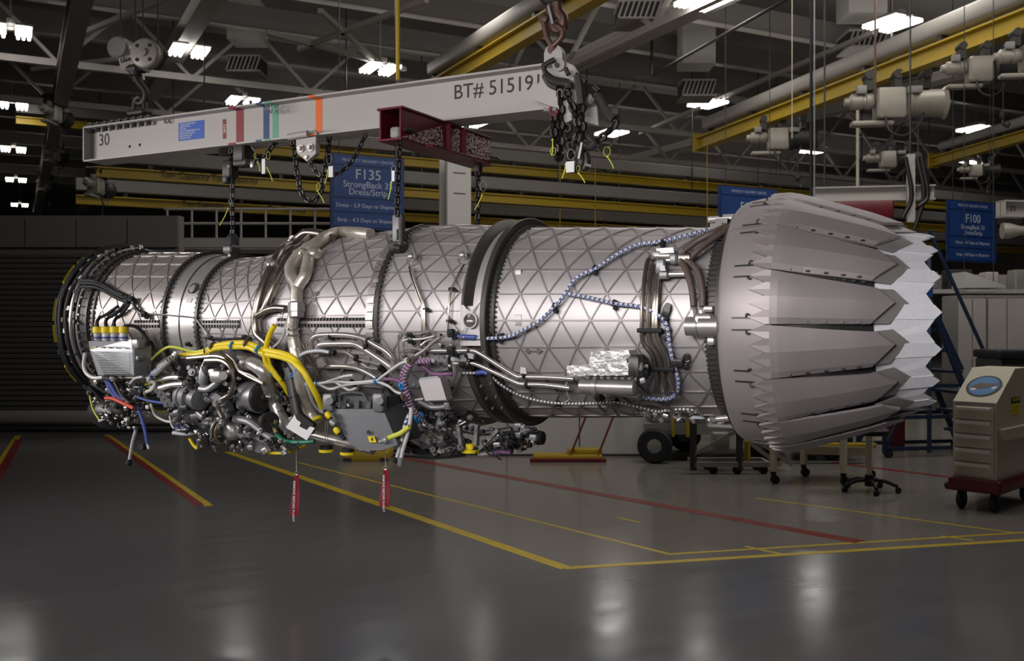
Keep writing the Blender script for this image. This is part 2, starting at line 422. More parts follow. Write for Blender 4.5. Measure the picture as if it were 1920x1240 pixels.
fline((1560, 868), (1800, 898), .09, 'floor_red', 'red_line')

# ceiling steel: purlins along x, girders along y, lattice trusses
def purlin(px, py, k, x0, x1, w=.16, h=.2, m='structure_white', name='purlin'):
    p = PH(px, py, k); o = MB().bar((x0, p.y, p.z), (x1, p.y, p.z), w, h).build(name, m, None, 0); return struct(o)
def girder(px, py, k, y0, y1, w=.26, h=.4, m='structure_white', name='girder'):
    p = PH(px, py, k); o = MB().ibeam((p.x, y0, p.z), (p.x, y1, p.z), w, h).build(name, m, None, 0); return struct(o)
for i in range(14):
    y0 = PH(960, -14, 6.0).y + i * 2.35
    b = MB(); b.bar((-26, y0, HC + 6.35), (44, y0, HC + 6.35), .03, .5); o = struct(b.build('purlin', 'girder_grey', None, 0))
    MB().bar((-26, y0, HC + 6.09), (44, y0, HC + 6.09), .18, .03).build('bottom_flange', 'structure_white', o, 0)  # paler than the web: lit flange and shaded web put into the colours
for px in (-420, 388, 1330, 2330):
    girder(px, 0, 5.75, 4, 58, .34, .34)
girder(150, 0, 5.0, 6, 50, .3, .42, 'duct_grey', 'runway_girder')
def truss(y, z, x0, x1, h, step, name='roof_truss'):
    b = MB(); b.bar((x0, y, z), (x1, y, z), .14, .14); b.bar((x0, y, z + h), (x1, y, z + h), .14, .14)
    n = int((x1 - x0) / step)
    for i in range(n):
        a = x0 + i * step
        b.bar((a, y, z), (a + step / 2, y, z + h), .07, .07); b.bar((a + step / 2, y, z + h), (a + step, y, z), .07, .07)
    return struct(b.build(name, 'structure_white', None, 0))
truss(PH(960, 215, 5.3).y, HC + 5.3, -20, 40, 1.3, 2.6)
truss(PH(960, 275, 5.3).y, HC + 5.3, -20, 40, 1.3, 2.6)
def vtruss(x, z, y0, y1, h, step):
    b = MB(); b.bar((x, y0, z), (x, y1, z), .14, .14); b.bar((x, y0, z + h), (x, y1, z + h), .14, .14)
    n = int((y1 - y0) / step)
    for i in range(n):
        a = y0 + i * step
        b.bar((x, a, z), (x, a + step / 2, z + h), .08, .08); b.bar((x, a + step / 2, z + h), (x, a + step, z), .08, .08)
    return struct(b.build('roof_truss', 'structure_white', None, 0))
vtruss(PH(1205, 60, 5.5).x, HC + 5.5, 5, 50, 1.2, 3.2)
# cross bracing rods in the roof plane
for a, b in (((560, 92), (800, 0)), ((600, 20), (720, 130)), ((1200, 250), (1640, 60)), ((1080, 130), (1400, -30)), ((500, 60), (760, 130)), ((160, 60), (330, -10)), ((60, 130), (230, 110))):
    struct(MB().bar(PH(*a, 5.6), PH(*b, 5.6), .09, .09).build('roof_brace', 'structure_white', None, 0))
struct(MB().tube([PH(1225, 140, 5.0), PH(1490, -10, 5.0)], .03, 8, 1).build('conduit', 'hoist_dark', None))
struct(MB().tube([PH(1222, 142, 5.0), PH(1222, 142, 5.0) + Vector((0, 0, 1.2))], .03, 8, 1).build('conduit', 'hoist_dark', None))

# ------------------------------------------------------------------ light fixtures
LK = 5.5
def fixture():
    t = thing('ceiling_light', 'x', 'light'); t['label'] = ''
    b = MB(); b.bbox((-.22, 0, .06), (.30, .80, .04), .01); b.bbox((.22, 0, .06), (.30, .80, .04), .01); b.box((0, 0, .09), (.5, .12, .03)); b.box((0, 0, .15), (.14, .5, .1)); b.cyl((0, 0, .2), (0, 0, KC - LK), .012, n=6)
    b.build('housing', 'structure_white', t)
    me = None
    for sx in (-1, 1):
        for k in range(3):
            x = sx * (.125 + k * .095)
            if me is None:
                o = MB().cyl((0, -.39, 0), (0, .39, 0), .030, n=10).build('fluorescent_tube', 'tube_glow', t); me = o.data
            else:
                o = bpy.data.objects.new('fluorescent_tube', me); COL.objects.link(o); o.parent = t
            o.location = (x, 0, 0)
    return t
lights = [(20, 60, 'nearest of the row of twin fluorescent lights receding down the left edge'), (23, 198, 'second light from the top in the row down the left edge'),
 (25, 281, 'third light from the top in the row down the left edge'), (30, 338, 'fourth light from the top in the row down the left edge'),
 (37, 385, 'small farthest light, lowest of the row down the left edge'), (355, 97, 'twin fluorescent light right of the hanging pulley block'),
 (713, 130, 'fluorescent light behind the yellow pole above the white beam'), (455, 191, 'light half hidden behind the white beam over its red stripe'),
 (885, 232, 'light peeking out between the white beam and the red crossbeam'), (1147, 250, 'light behind the black chains at the white beam end'),
 (1320, 3, 'light cut by the top edge of the frame, right of the hook'), (1673, 45, 'large twin light in the upper right, above the grey drum hoist'),
 (1327, 195, 'light left of the right-hand yellow crane girder and above its end'), (1530, 283, 'light just right of the white control box of the hoist'),
 (1830, 243, 'light at the right under the motor hoist of the crane girder'), (1813, 308, 'lowest light at the right, above the blue sign at the right edge')]
fx = fixture()
for i, (px, py, lb) in enumerate(lights):
    o = fx if i == 0 else dup(fx)
    p = PH(px, py, LK); o.location = p
    tag(o, lb, 'light', 'twin fluorescent hall lights')

# ------------------------------------------------------------------ air ducts
def duct(px0, px1, pyb, d, label, louvre=True):
    a, b = G(px0, pyb, d), G(px1, pyb, d); w = (b - a).length; c = (a + b) / 2
    t = thing('air_duct', label, 'duct', (c.x, c.y, c.z), R(-PHI), 'hanging ventilation ducts')
    h = HC + KC - c.z
    MB().box((0, w / 2, h / 2 + .35), (w, w, h - .7 + .0)).build('shaft', 'duct_white', t, 0)
    b2 = MB(); b2.box((0, w / 2, .33), (w * 1.02, w * 1.02, .04)); b2.box((0, w / 2, .0), (w * 1.0, w * 1.0, .04)); b2.build('collar', 'duct_grey', t, 0)
    n = 8; me = None
    for k in range(n):
        q = MB().bar((-w / 2 + w * (k + .5) / n - .05, 0, .02), (-w / 2 + w * (k + .5) / n + .05, 0, .31), .035, .03).build('louvre_blade', 'duct_grey', t, 0)
    MB().box((0, w / 2 + .04, .165), (w * .96, w * .88, .29)).build('plenum', 'hoist_dark', t, 0)
duct(425, 487, 132, 21, 'square white air duct with louvred outlet right of the left light')
duct(1592, 1664, 86, 20, 'square white air duct beside the large twin light, upper right')
duct(1160, 1240, 33, 18, 'white air duct with dark outlet at the top edge right of the hook')
duct(1280, 1342, 178, 21, 'grey air duct box hanging behind the light left of the crane girder')

# ------------------------------------------------------------------ crane girders and rails
def crane(p0, p1, label, hy=.28, hw=.27, cap=True, txt=None):
    d = p1 - p0; t = thing('crane_girder', label, 'crane girder', p0, math.atan2(d.y, d.x)); L = d.length
    b = MB(); z = hy / 2; b.ibeam((0, 0, z), (L, 0, z), .22, hy, .03, .05)
    b.build('yellow_rail', 'crane_yellow', t, 0)
    if cap: MB().box((-.03, 0, hy / 2 + .03), (.06, .3, hy + .14)).build('end_plate', 'crane_yellow', t, 0)
    MB().bbox((L / 2 + .15, 0, hy + .1 + hw / 2), (L - .3, .26, hw), .05).build('top_beam', 'duct_grey', t, 50)
    n = max(int(L / 1.6), 2)
    for k in range(n): MB().box((.5 + k * (L - 1) / (n - 1), 0, hy + .05), (.1, .14, .12)).build('hanger', 'hoist_dark', t, 0)
    return t
crane(PH(1312, 281, 4.0), PH(2010, 25, 4.0), 'yellow and white crane girder sloping to the upper right corner')
crane(PH(800, 187, 4.5), PH(1180, -30, 4.5), 'yellow and white crane girder behind the chain at the top centre')
crane(PH(1752, 312, 4.0), PH(2020, 238, 4.0), 'far yellow crane girder at the right edge above the blue sign at the right', .24, .2)
def rail_px(pa, d, pxl, pxr, label, txt=None):
    p = G(pa[0], pa[1], d); k = p.y
    def xat(px):
        x = (px - CX) / FPX; dd = k / (CF - x * SF); return x * dd * CF + dd * SF
    t = thing('crane_rail', label, 'crane rail', (xat(pxl), k, p.z)); L = xat(pxr) - xat(pxl)
    MB().ibeam((0, 0, 0), (L, 0, 0), .16, .2, .03, .04).build('yellow_rail', 'crane_yellow', t, 0)
    MB().bbox((L / 2, .02, .33), (L, .2, .26), .015).build('top_beam', 'girder_grey', t, 0)
    for q in range(int(L / 2.5)): MB().box((1 + q * 2.5, 0, .15), (.08, .1, .1)).build('hanger', 'hoist_dark', t, 0)
    for q in range(int(L / 6)): MB().cyl((2 + q * 6, 0, .4), (2 + q * 6, 0, HC + KC - p.z), .014, n=6).build('hanger_rod', 'hoist_dark', t)
    for x in (txt or []): text('lettering', 'Ton Capacity', .17, 'black_print', t, axes((xat(x) - xat(pxl), -.09, -.055), (1, 0, 0), (0, 0, 1)))
rail_px((759, 303), 21, 470, 2200, 'upper of the yellow crane rails running behind the blue signs')
rail_px((400, 337), 19, 176, 1900, 'middle yellow crane rail with black lettering left of the big blue sign', [300, 395])
rail_px((400, 388), 22, 142, 2100, 'lowest yellow crane rail with black lettering behind the left chain', [340, 500])
rail_px((1300, 397), 24, 900, 2200, 'low yellow crane rail behind the third sign left of the nozzle')
rail_px((200, 240), 26, 30, 700, 'pale crane rail high behind the left end of the white beam')

def hoist(px, py, d, sc, label, kind=0, rz=None):
    t = thing('hoist', label, 'hoist', G(px, py, d), R(62.6) if rz is None else rz, 'crane hoists on the rails'); s = sc
    MB().bbox((0, 0, 0), (.42 * s, .34 * s, .44 * s), .03).build('control_box', 'hoist_grey', t)
    MB().turn((-.22 * s, 0, .05 * s), (-1, 0, 0), [(0, .09 * s), (.05 * s, .12 * s), (.12 * s, .12 * s), (.13 * s, .10 * s), (.17 * s, .10 * s), (.18 * s, .12 * s), (.32 * s, .12 * s), (.36 * s, .07 * s), (.42 * s, .06 * s)], 18).build('motor', 'hoist_grey', t)
    MB().turn((.22 * s, 0, 0), (1, 0, 0), [(0, .2 * s), (.04 * s, .24 * s), (.1 * s, .2 * s), (.5 * s, .2 * s), (.55 * s, .24 * s), (.6 * s, .1 * s)], 18).build('drum', 'hoist_dark' if kind == 0 else 'hoist_grey', t)
    MB().bbox((-.25 * s, 0, -.28 * s), (.6 * s, .2 * s, .07 * s), .02).build('base_plate', 'hoist_grey', t)
    MB().tube([Vector(q) * s for q in ((-.1, -.16, -.2), (-.05, -.2, -.42), (.15, -.2, -.5), (.35, -.18, -.36), (.45, -.1, -.15))], .018 * s, 6, 4).build('cable_loop', 'hoist_dark', t)
    b = MB(); b.bbox((-.42 * s, -.1 * s, .2 * s), (.14 * s, .1 * s, .12 * s), .01); b.build('switch_box', 'frame_grey', t); MB().bbox((.3 * s, -.2 * s, .16 * s), (.2 * s, .08 * s, .1 * s), .01).build('switch_box', 'frame_grey', t)
    b = MB()
    for x in (-.3, .1, .5): b.box((x * s, 0, .32 * s), (.1 * s, .22 * s, .24 * s)); b.cyl((x * s, -.13 * s, .42 * s), (x * s, .13 * s, .42 * s), .07 * s, n=12)
    b.build('trolley', 'hoist_dark', t)
    b = MB(); b.cyl((.4 * s, 0, -.2 * s), (.4 * s, 0, -.75 * s), .012 * s, n=6); b.build('rope', 'hoist_dark', t)
    b = MB(); b.ball((.4 * s, 0, -.8 * s), .09 * s, 10, (.7, .7, 1)); b.tube([Vector((.4, 0, -.86)) * s, Vector((.4, 0, -.95)) * s, Vector((.47, 0, -1.0)) * s, Vector((.5, 0, -.93)) * s], .025 * s, 8).build('hook', 'hoist_dark', t)
    return t
hoist(1459, 262, 19.0, .95, 'hoist with white control box under the right crane girder end', 0, R(-35))
hoist(1668, 196, 15.5, 1.1, 'hoist with big grey drum under the right crane girder', 1, R(-35))
hoist(1836, 132, 13.5, .8, 'hoist with motor near the right edge under the crane girder', 0, R(-35))
hoist(1940, 110, 12.6, .8, 'hoist cut by the right edge at the top', 0, R(-35))
hoist(100, 214, 21, .8, 'uppermost of the three small hoists beside the left row of lights')
hoist(100, 290, 27, .8, 'second of the three small hoists beside the left row of lights')
hoist(84, 346, 33, .8, 'lowest of the three small hoists beside the left row of lights')
hoist(180, 350, 18, .7, 'grey hoist at the left end of the middle crane rail')
hoist(1830, 320, 19, .55, 'small hoist on the far girder above the blue sign at the right', 0, R(-35))
hoist(1665, 300, 18, .7, 'dark hoist hanging behind the top of the nozzle', 0, R(-35))

# ropes and poles hanging from the roof
def hang(name, px, d, y0, y1, r, m, label, c='cable'):
    a, b = G(px, y0, d), G(px, y1, d)
    tag(MB().cyl(a, b, r, n=8).build(name, m), label, c)
hang('lifting_pole', 746, 5.75, -60, 150, .0135, 'crane_yellow', 'yellow vertical pole standing on top of the white beam', 'pole')
hang('hoist_rope', 1521, 9, -30, 372, .014, 'hoist_dark', 'dark rope falling behind the nozzle top from the roof')
hang('control_cord', 1527, 9.2, -30, 372, .007, 'grey_cable', 'pale thin cord beside the dark rope over the nozzle')
hang('hoist_rope', 1641, 14, -30, 190, .016, 'rust_chain', 'rusty rope above the grey drum hoist')
hang('control_cord', 1485, 14, -30, 260, .007, 'frame_beige', 'thin yellowish cord left of the dark rope, upper right')
hang('pull_cord', 1326, 21.5, 274, 428, .010, 'crane_yellow', 'thin yellow cord above the right end of the casing')
hang('pull_cord', 1116, 22.6, 300, 425, .010, 'crane_yellow', 'thin yellow cord right of the chain bunch')
hang('pull_cord', 1050, 22.3, 310, 425, .010, 'crane_yellow', 'thin yellow cord under the chain bunch')
hang('hoist_rope', 1672, 18, -40, 283, .02, 'hoist_dark', 'dark rope carrying the hoist behind the nozzle top')
hang('pendant_pole', 1608, 16.57, 172, 350, .025, 'cart_beige', 'short beige pole over the nozzle top', 'pole')

# ------------------------------------------------------------------ column, signs, walkway, partition
p = G(853, 700, 19)
t = struct(thing('column', 'white steel column behind the red crossbeam', 'column', (p.x, p.y, 0)))
b = MB(); b.box((0, -.2, 2.4), (.5, .03, 4.8)); b.box((0, .2, 2.4), (.5, .03, 4.8)); b.box((0, 0, 2.4), (.03, .38, 4.8)); b.build('shaft', 'panel_white', t, 0)
for z in (HC + 2.55, HC + 2.95): MB().box((0, -.217, z), (.26, .006, .02)).build('band', 'hoist_dark', t, 0)
MB().box((-.27, -.2, 2.4), (.03, .05, 4.8)).build('edge_strip', 'frame_grey', t, 0)
def sign(px0, px1, py0, py1, d, label, lines):
    a = G(px0, py0, d); k = a.y
    def xat(px):
        x = (px - CX) / FPX; dd = k / (CF - x * SF); return x * dd * CF + dd * SF
    w = xat(px1) - xat(px0); h = (py1 - py0) / FPX * d
    t = thing('hanging_sign', label, 'sign', (a.x, k, a.z - h))
    MB().box((w / 2, 0, h / 2), (w, .04, h)).build('panel', 'sign_blue', t, 0)
    for y0, y1 in ((.02, .14), (.165, .575), (.60, .765), (.79, .97)):
        MB().box((w / 2, -.024, h * (1 - (y0 + y1) / 2)), (w * .93, .012, h * (y1 - y0))).build('name_plate', 'sign_blue_light', t, 0)
    for s_, yc, sz in lines:
        text('lettering', s_, sz * h, 'sign_print', t, axes((w / 2, -.0315, h * (1 - yc)), (1, 0, 0), (0, 0, 1)), align='CENTER', ay='CENTER')
    for x in (.12, .88): MB().cyl((w * x, 0, h), (w * x, 0, HC + KC - (a.z - h)), .008, n=6).build('hanger_wire', 'hoist_dark', t)
sign(619, 757, 287, 428, 15, 'big blue sign with white lettering hanging behind the red crossbeam', [('PRODUCT DELIVERY CENTER', .08, .055), ('F135', .265, .19), ('StrongBack 35', .40, .12), ('Dress/Strip', .50, .12), ('Dress - 5.9 Days to Shipment', .685, .075), ('Strip - 4.3 Days to Shipment', .88, .075)])
sign(1347, 1456, 347, 465, 17, 'blue sign half hidden behind the top left of the nozzle', [('PRODUCT DELIVERY CENTER', .08, .055), ('F135', .32, .19), ('StrongBack', .44, .10), ('Dress/Strip', .53, .10), ('Dress - 5.9 Days to Shipment', .685, .075)])
sign(1775, 1867, 374, 490, 19, 'blue sign with white lettering hanging right of the nozzle tail', [('PRODUCT DELIVERY CENTER', .08, .055), ('F100', .29, .19), ('StrongBack 33', .43, .10), ('Dress/Strip', .52, .10), ('Dress - 4.7 Days to Shipment', .685, .07), ('Strip - 4.0 Days to Shipment', .88, .07)])

a, b2 = G(308, 462, 16), G(640, 462, 16)
t = thing('walkway', 'white railed walkway behind the left chain and the ducts', 'walkway', a, R(-PHI)); L = (b2 - a).length
MB().box((L / 2, .5, 0), (L, 1.0, .10)).build('deck', 'structure_white', t, 0)
MB().box((L / 2, 0, .06), (L, .04, .16)).build('fascia', 'structure_white', t, 0)
for z in (.38, .62): MB().cyl((0, 0, z), (L, 0, z), .022, n=8).build('handrail', 'structure_white', t)
for k in range(8): MB().cyl((.05 + k * .41, 0, 0), (.05 + k * .41, 0, .64), .02, n=8).build('rail_post', 'structure_white', t)
for x in (.1, L - .1): MB().box((x, .9, -(a.z) / 2), (.15, .15, a.z)).build('leg', 'frame_grey', t, 0)

# partition with a rolled shutter on the left
pa, pb = cw(-11, 13.3), cw(-4.62, 13.3); pa.z = pb.z = 0
t = struct(thing('partition', 'dark partition with closed roller shutter at the left', 'partition', pa, R(-PHI))); L = (pb - pa).length
MB().box((L / 2, .12, 1.5), (L, .2, 3.0)).build('core', 'hall_wall', t, 0)
me = None
for k in range(30):
    z = .31 + k * .0735
    if me is None:
        o = MB().prism([(0, 0, -.034), (0, -.02, -.02), (0, -.02, .022), (0, 0, .034)], (L, 0, 0)).build('shutter_slat', 'shutter', t, 0); me = o.data
    else:
        o = bpy.data.objects.new('shutter_slat', me); COL.objects.link(o); o.parent = t
    o.location = (0, .02, z)
for k in range(9): MB().box((L * (k + .5) / 9, 0, 2.77), (L / 9 - .02, .03, .42)).build('wall_panel', 'hall_wall', t, 0)
MB().bbox((L / 2, -.03, .2), (L, .1, .2), .04).build('guard_rail', 'frame_grey', t, 60)
MB().bbox((L / 2, -.02, .045), (L, .08, .09), .02).build('kick_plate', 'hoist_dark', t, 60)

# equipment row at the back
pa, pb = FL(815, 855), FL(1222, 855)
t = thing('white_screen', 'white panelled screen behind the bottom of the engine', 'screen', pa, R(-PHI)); L = (pb - pa).length
for k in range(3): MB().bbox((L * (k + .5) / 3, 0, .66), (L / 3 - .012, .05, 1.28), .008).build('panel', 'panel_white', t, 0)
MB().box((L / 2, .06, .62), (L, .05, 1.2)).build('back_frame', 'frame_grey', t, 0)
def block(pxa, pxb, py, h, dep, name, label, c, m, top=None):
    a, b = FL(pxa, py), FL(pxb, py); L = (b - a).length; t = thing(name, label, c, a, R(-PHI))
    MB().bbox((L / 2, dep / 2, h / 2), (L, dep, h), .02).build('body', m, t)
    return t, L
t, L = block(1000, 1130, 866, .075, .22, 'yellow_pallet', 'low yellow pallet with red ropes before the white screen', 'pallet', 'crane_yellow')
MB().bbox((L * .75, .12, .1), (L * .5, .18, .06), .01).build('tray', 'crane_yellow', t)
MB().bbox((L / 2, -.03, .02), (L * 1.1, .06, .04), .01).build('base_rail', 'cart_red', t)
for x in (.55, .95): MB().cyl((L * x, 0, .1), (L * x + .23, .18, .62), .012, n=8).build('rope', 'cart_red', t)
t, L = block(642, 728, 866, .11, .5, 'yellow_pallet', 'low yellow pallet below the dark electronics box', 'pallet', 'crane_yellow')
MB().bbox((L / 2, .25, .14), (L * .8, .4, .05), .01).build('tray', 'crane_yellow', t)
for x in (.1, .9): MB().box((L * x, .25, .02), (.08, .52, .04)).build('runner', 'hoist_dark', t)

def wheel(c, r, w, ax, parent, name='tyre', m='rubber'):
    c, ax = Vector(c), Vector(ax).normalized()
    o = MB().turn(c - ax * w / 2, ax, [(0, r * .55), (0, r * .86), (w * .18, r * .98), (w * .5, r), (w * .82, r * .98), (w, r * .86), (w, r * .55)], 24).build(name, m, parent)
    MB().turn(c - ax * w * .56, ax, [(0, r * .2), (w * .1, r * .54), (w * 1.02, r * .54), (w * 1.12, r * .2)], 16).build('hub', 'frame_grey', o)
    return o
# trailer with big tyres
q = FL(1228, 869)
t = thing('engine_trailer', 'grey transport trailer with large black tyres under the casing', 'trailer', q, R(-PHI))
wheel((0, 0, .19), .19, .13, (.25, 1, 0), t); wheel((1.25, .35, .19), .19, .13, (.25, 1, 0), t)
wheel((.5, 1.0, .19), .19, .13, (.25, 1, 0), t); wheel((2.0, .3, .17), .17, .13, (.25, 1, 0), t, 'tyre', 'dark_green')
b = MB(); b.bar((-.1, .12, .36), (2.3, .12, .36), .1, .12); b.bar((-.1, .95, .36), (2.3, .95, .36), .1, .12); b.bar((0, .1, .3), (0, 1, .3), .08, .08); b.bar((1.25, .1, .3), (1.25, 1, .3), .08, .08); b.bar((2.2, .1, .36), (2.2, 1, .36), .08, .1)
b.build('chassis', 'frame_grey', t, 0)
MB().bbox((1.1, .5, .47), (2.2, .8, .1), .02).build('deck', 'frame_grey', t)
for x in (.2, .36): MB().tube([(x, .04, .28), (x, .04, .5), (x + .08, .1, .55)], .018, 8, 3).build('strap', 'crane_yellow', t)
MB().bbox((1.9, -.05, .2), (.9, .08, .05), .01).build('tow_bar', 'crane_yellow', t)
# small grey frame stand
q = FL(1300, 890)
t = thing('frame_stand', 'grey steel frame stand with slanted braces before the trailer', 'stand', q, R(-PHI))
b = None
for x in (0, .46): MB().bar((x, 0, .04), (x, 0, .52), .05, .05).build('leg', 'dark_metal', t, 0)
for x0, x1 in ((.0, .5), (.12, .62)): MB().bar((x0 + .3, .22, .52), (x1 + .42, .22, .06), .04, .04).build('brace', 'frame_grey', t, 0)
MB().bar((-.02, 0, .53), (.6, 0, .53), .06, .05).build('top_rail', 'frame_grey', t, 0); MB().bar((-.02, .3, .53), (.6, .3, .53), .06, .05).build('top_rail', 'frame_grey', t, 0)
MB().bar((0, 0, .1), (.75, 0, .1), .04, .05).build('bottom_rail', 'frame_grey', t, 0); MB().bar((.0, .0, .2), (.46, 0, .45), .035, .035).build('brace', 'frame_grey', t, 0)
MB().bar((.75, 0, .1), (.75, .3, .1), .04, .05).build('bottom_rail', 'frame_grey', t, 0); MB().bar((.0, .3, .1), (.75, .3, .1), .04, .05).build('bottom_rail', 'frame_grey', t, 0)
MB().cyl((.56, .1, .12), (.56, .1, .32), .03, n=12).build('cylinder', 'crane_yellow', t)
MB().bbox((.3, .15, .3), (.16, .16, .2), .01).build('valve_box', 'duct_grey', t)
for x, y in ((.2, .02), (.44, .02), (.7, .02), (.2, .3), (.7, .3)): MB().cyl((x, y - .015, .045), (x, y + .015, .045), .045, n=14).build('caster', 'rubber', t)
# beige table frame with casters
q = FL(1450, 908)
t = thing('work_table', 'beige wheeled work table frame under the nozzle', 'table', q, R(-PHI))
def castor(x, y, pt):
    o = MB().bbox((x, y, .10), (.05, .03, .04), .005).build('caster', 'hoist_dark', pt)
    MB().cyl((x + .015, y - .018, .042), (x + .015, y + .018, .042), .042, n=14).build('wheel', 'rubber', o)
for x, y in ((0, 0), (.62, -.10), (1.02, .33), (.42, .45)):
    MB().bar((x, y, .12), (x, y, .66), .05, .05).build('leg', 'frame_beige', t, 0); castor(x, y, t)
for a_, b_ in (((0, 0), (.62, -.1)), ((.62, -.1), (1.02, .33)), ((1.02, .33), (.42, .45)), ((.42, .45), (0, 0))):
    MB().bar((*a_, .68), (*b_, .68), .06, .07).build('apron', 'frame_beige', t, 0)
MB().bar((.42, .45, .26), (1.02, .33, .26), .04, .08).build('shelf_rail', 'frame_beige', t, 0)
MB().prism([(0, 0, .715), (.62, -.1, .715), (1.02, .33, .715), (.42, .45, .715)], (0, 0, .03)).build('top', 'frame_beige', t, 0)
# stool base
q = FL(1630, 922)
t = thing('swivel_stool', 'black five-legged stool base beside the beige table', 'stool', q, 0)
for k in range(5):
    w = R(72 * k + 20); o = MB().tube([(0, 0, .10), (.12 * math.cos(w), .12 * math.sin(w), .10), (.24 * math.cos(w), .24 * math.sin(w), .06)], .016, 8, 4).build('leg', 'rubber', t)
    MB().cyl((.24 * math.cos(w), .24 * math.sin(w) - .012, .027), (.24 * math.cos(w), .24 * math.sin(w) + .012, .027), .027, n=12).build('wheel', 'rubber', o)
MB().cyl((0, 0, .05), (0, 0, .15), .04, n=14).build('hub', 'rubber', t); MB().cyl((0, 0, .15), (0, 0, .5), .022, n=12).build('column', 'frame_beige', t)
MB().turn((0, 0, .5), (0, 0, 1), [(0, .05), (.01, .16), (.05, .17), (.07, .14)], 20).build('seat', 'rubber', t)
# blue stair ladder and rack on the right
q = FL(1712, 858)
t = thing('stair_ladder', 'dark blue rolling stair ladder right of the nozzle', 'ladder', q, R(-PHI + 10))
for y in (0, .55):
    MB().bar((-.05, y, .1), (.75 if y == 0 else .75, y, 2.1), .04, .06).build('side_rail', 'frame_blue', t, 0) if False else None
    MB().bar((.95, y, .05), (.2, y, 1.75), .04, .06).build('side_rail', 'frame_blue', t, 0)
    MB().bar((.2, y, .05), (.2, y, 2.3), .04, .04).build('post', 'frame_blue', t, 0); MB().bar((-.35, y, .05), (-.35, y, 2.3), .04, .04).build('post', 'frame_blue', t, 0)
    MB().bar((1.0, y, .95), (.2, y, 2.55), .03, .03).build('handrail', 'frame_blue', t, 0); MB().bar((-.35, y, 2.3), (.2, y, 2.3), .03, .03).build('handrail', 'frame_blue', t, 0)
    for z in (.1, .45, .8, 1.2): MB().bar((-.35, y, z), (.9 - z * .42, y, z), .03, .04).build('brace', 'frame_blue', t, 0)
    MB().bar((-.35, y, .1), (.2, y, 1.1), .03, .03).build('brace', 'frame_blue', t, 0)
for k in range(7):
    z = .25 + k * .235; MB().box((.95 - z * .44, .275, z), (.18, .55, .03)).build('step', 'frame_blue', t, 0)
MB().box((-.07, .275, 1.75), (.6, .6, .04)).build('platform', 'frame_blue', t, 0)
MB().box((-.07, -.03, 1.95), (.58, .02, .3)).build('side_sign', 'sign_blue_light', t, 0)
for x in (-.3, .9):
    for y in (0, .55): MB().cyl((x, y - .015, .05), (x, y + .015, .05), .05, n=14).build('wheel', 'rubber', t)
q = FL(1690, 872)
t, L = block(1672, 1698, 846, .62, .3, 'red_cabinet', 'dark red cabinet behind the nozzle bottom', 'cabinet', 'cart_red')
MB().bbox((L / 2, -.012, .32), (L * .85, .02, .5), .005).build('door', 'cart_red', t)
t, L = block(1545, 1600, 836, .3, .3, 'green_case', 'dark green case behind the beige table', 'case', 'dark_green')
MB().bbox((L / 2, .15, .32), (L * .96, .28, .05), .02).build('lid', 'dark_green', t)
# back cabinets
for k, (a_, b_, lb) in enumerate(((1640, 1700, 'pale grey locker behind the nozzle tail'), (1795, 1850, 'tall grey locker behind the stair ladder'), (1850, 1925, 'wide grey locker at the right edge behind the cart'), (1925, 2010, 'grey locker just beyond the right edge'))):
    a, b = FL(a_, 780), FL(b_, 780); L = (b - a).length; t = thing('locker', lb, 'locker', a, R(-PHI))
    MB().bbox((L / 2, .3, .98), (L - .02, .6, 1.96), .02).build('body', 'hall_wall', t)
    for x in (.26, .74): MB().bbox((L * x, -.01, 1.0), (L * .45, .03, 1.8), .008).build('door', 'duct_grey', t)
    MB().cyl((L * .46, -.04, .9), (L * .46, -.04, 1.1), .01, n=8).build('handle', 'steel', t)
a, b = FL(1480, 770), FL(2020, 770)
t = thing('pipe_shelf', 'white wall shelf with pipes above the lockers at the right', 'shelf', (a.x, a.y, 2.06), R(-PHI)); L = (b - a).length
MB().box((L / 2, .3, 0), (L, .5, .07)).build('board', 'structure_white', t, 0)
MB().box((L / 2, .5, .16), (L, .04, .3)).build('back_panel', 'duct_grey', t, 0)
for k in range(9): MB().bbox((L * (k + .5) / 9, .3, .2), (.22 + .1 * (k % 3), .3, .28 + .08 * (k % 2)), .02).build('bin', ('structure_white', 'frame_grey', 'hoist_dark')[k % 3], t)
for x in (.02, .5, .98): MB().box((L * x, .45, -1.03), (.08, .08, 2.0)).build('post', 'frame_grey', t, 0)
# white tilted lamp panels right
t = thing('fluorescent_hood', 'white sloping hood below the blue sign right of the nozzle tail', 'hood', G(1810, 540, 13), R(-PHI))
MB().prism([(0, 0, 0), (.55, 0, 0), (.55, 0, .03), (0, 0, .22)], (0, .4, 0)).build('hood', 'panel_white', t, 0); MB().box((.28, .2, -.04), (.5, .36, .03)).build('diffuser', 'structure_white', t, 0)
for x in (.08, .48): MB().cyl((x, .2, .1), (x, .2, 5.9), .006, n=6).build('hanger_wire', 'hoist_dark', t)

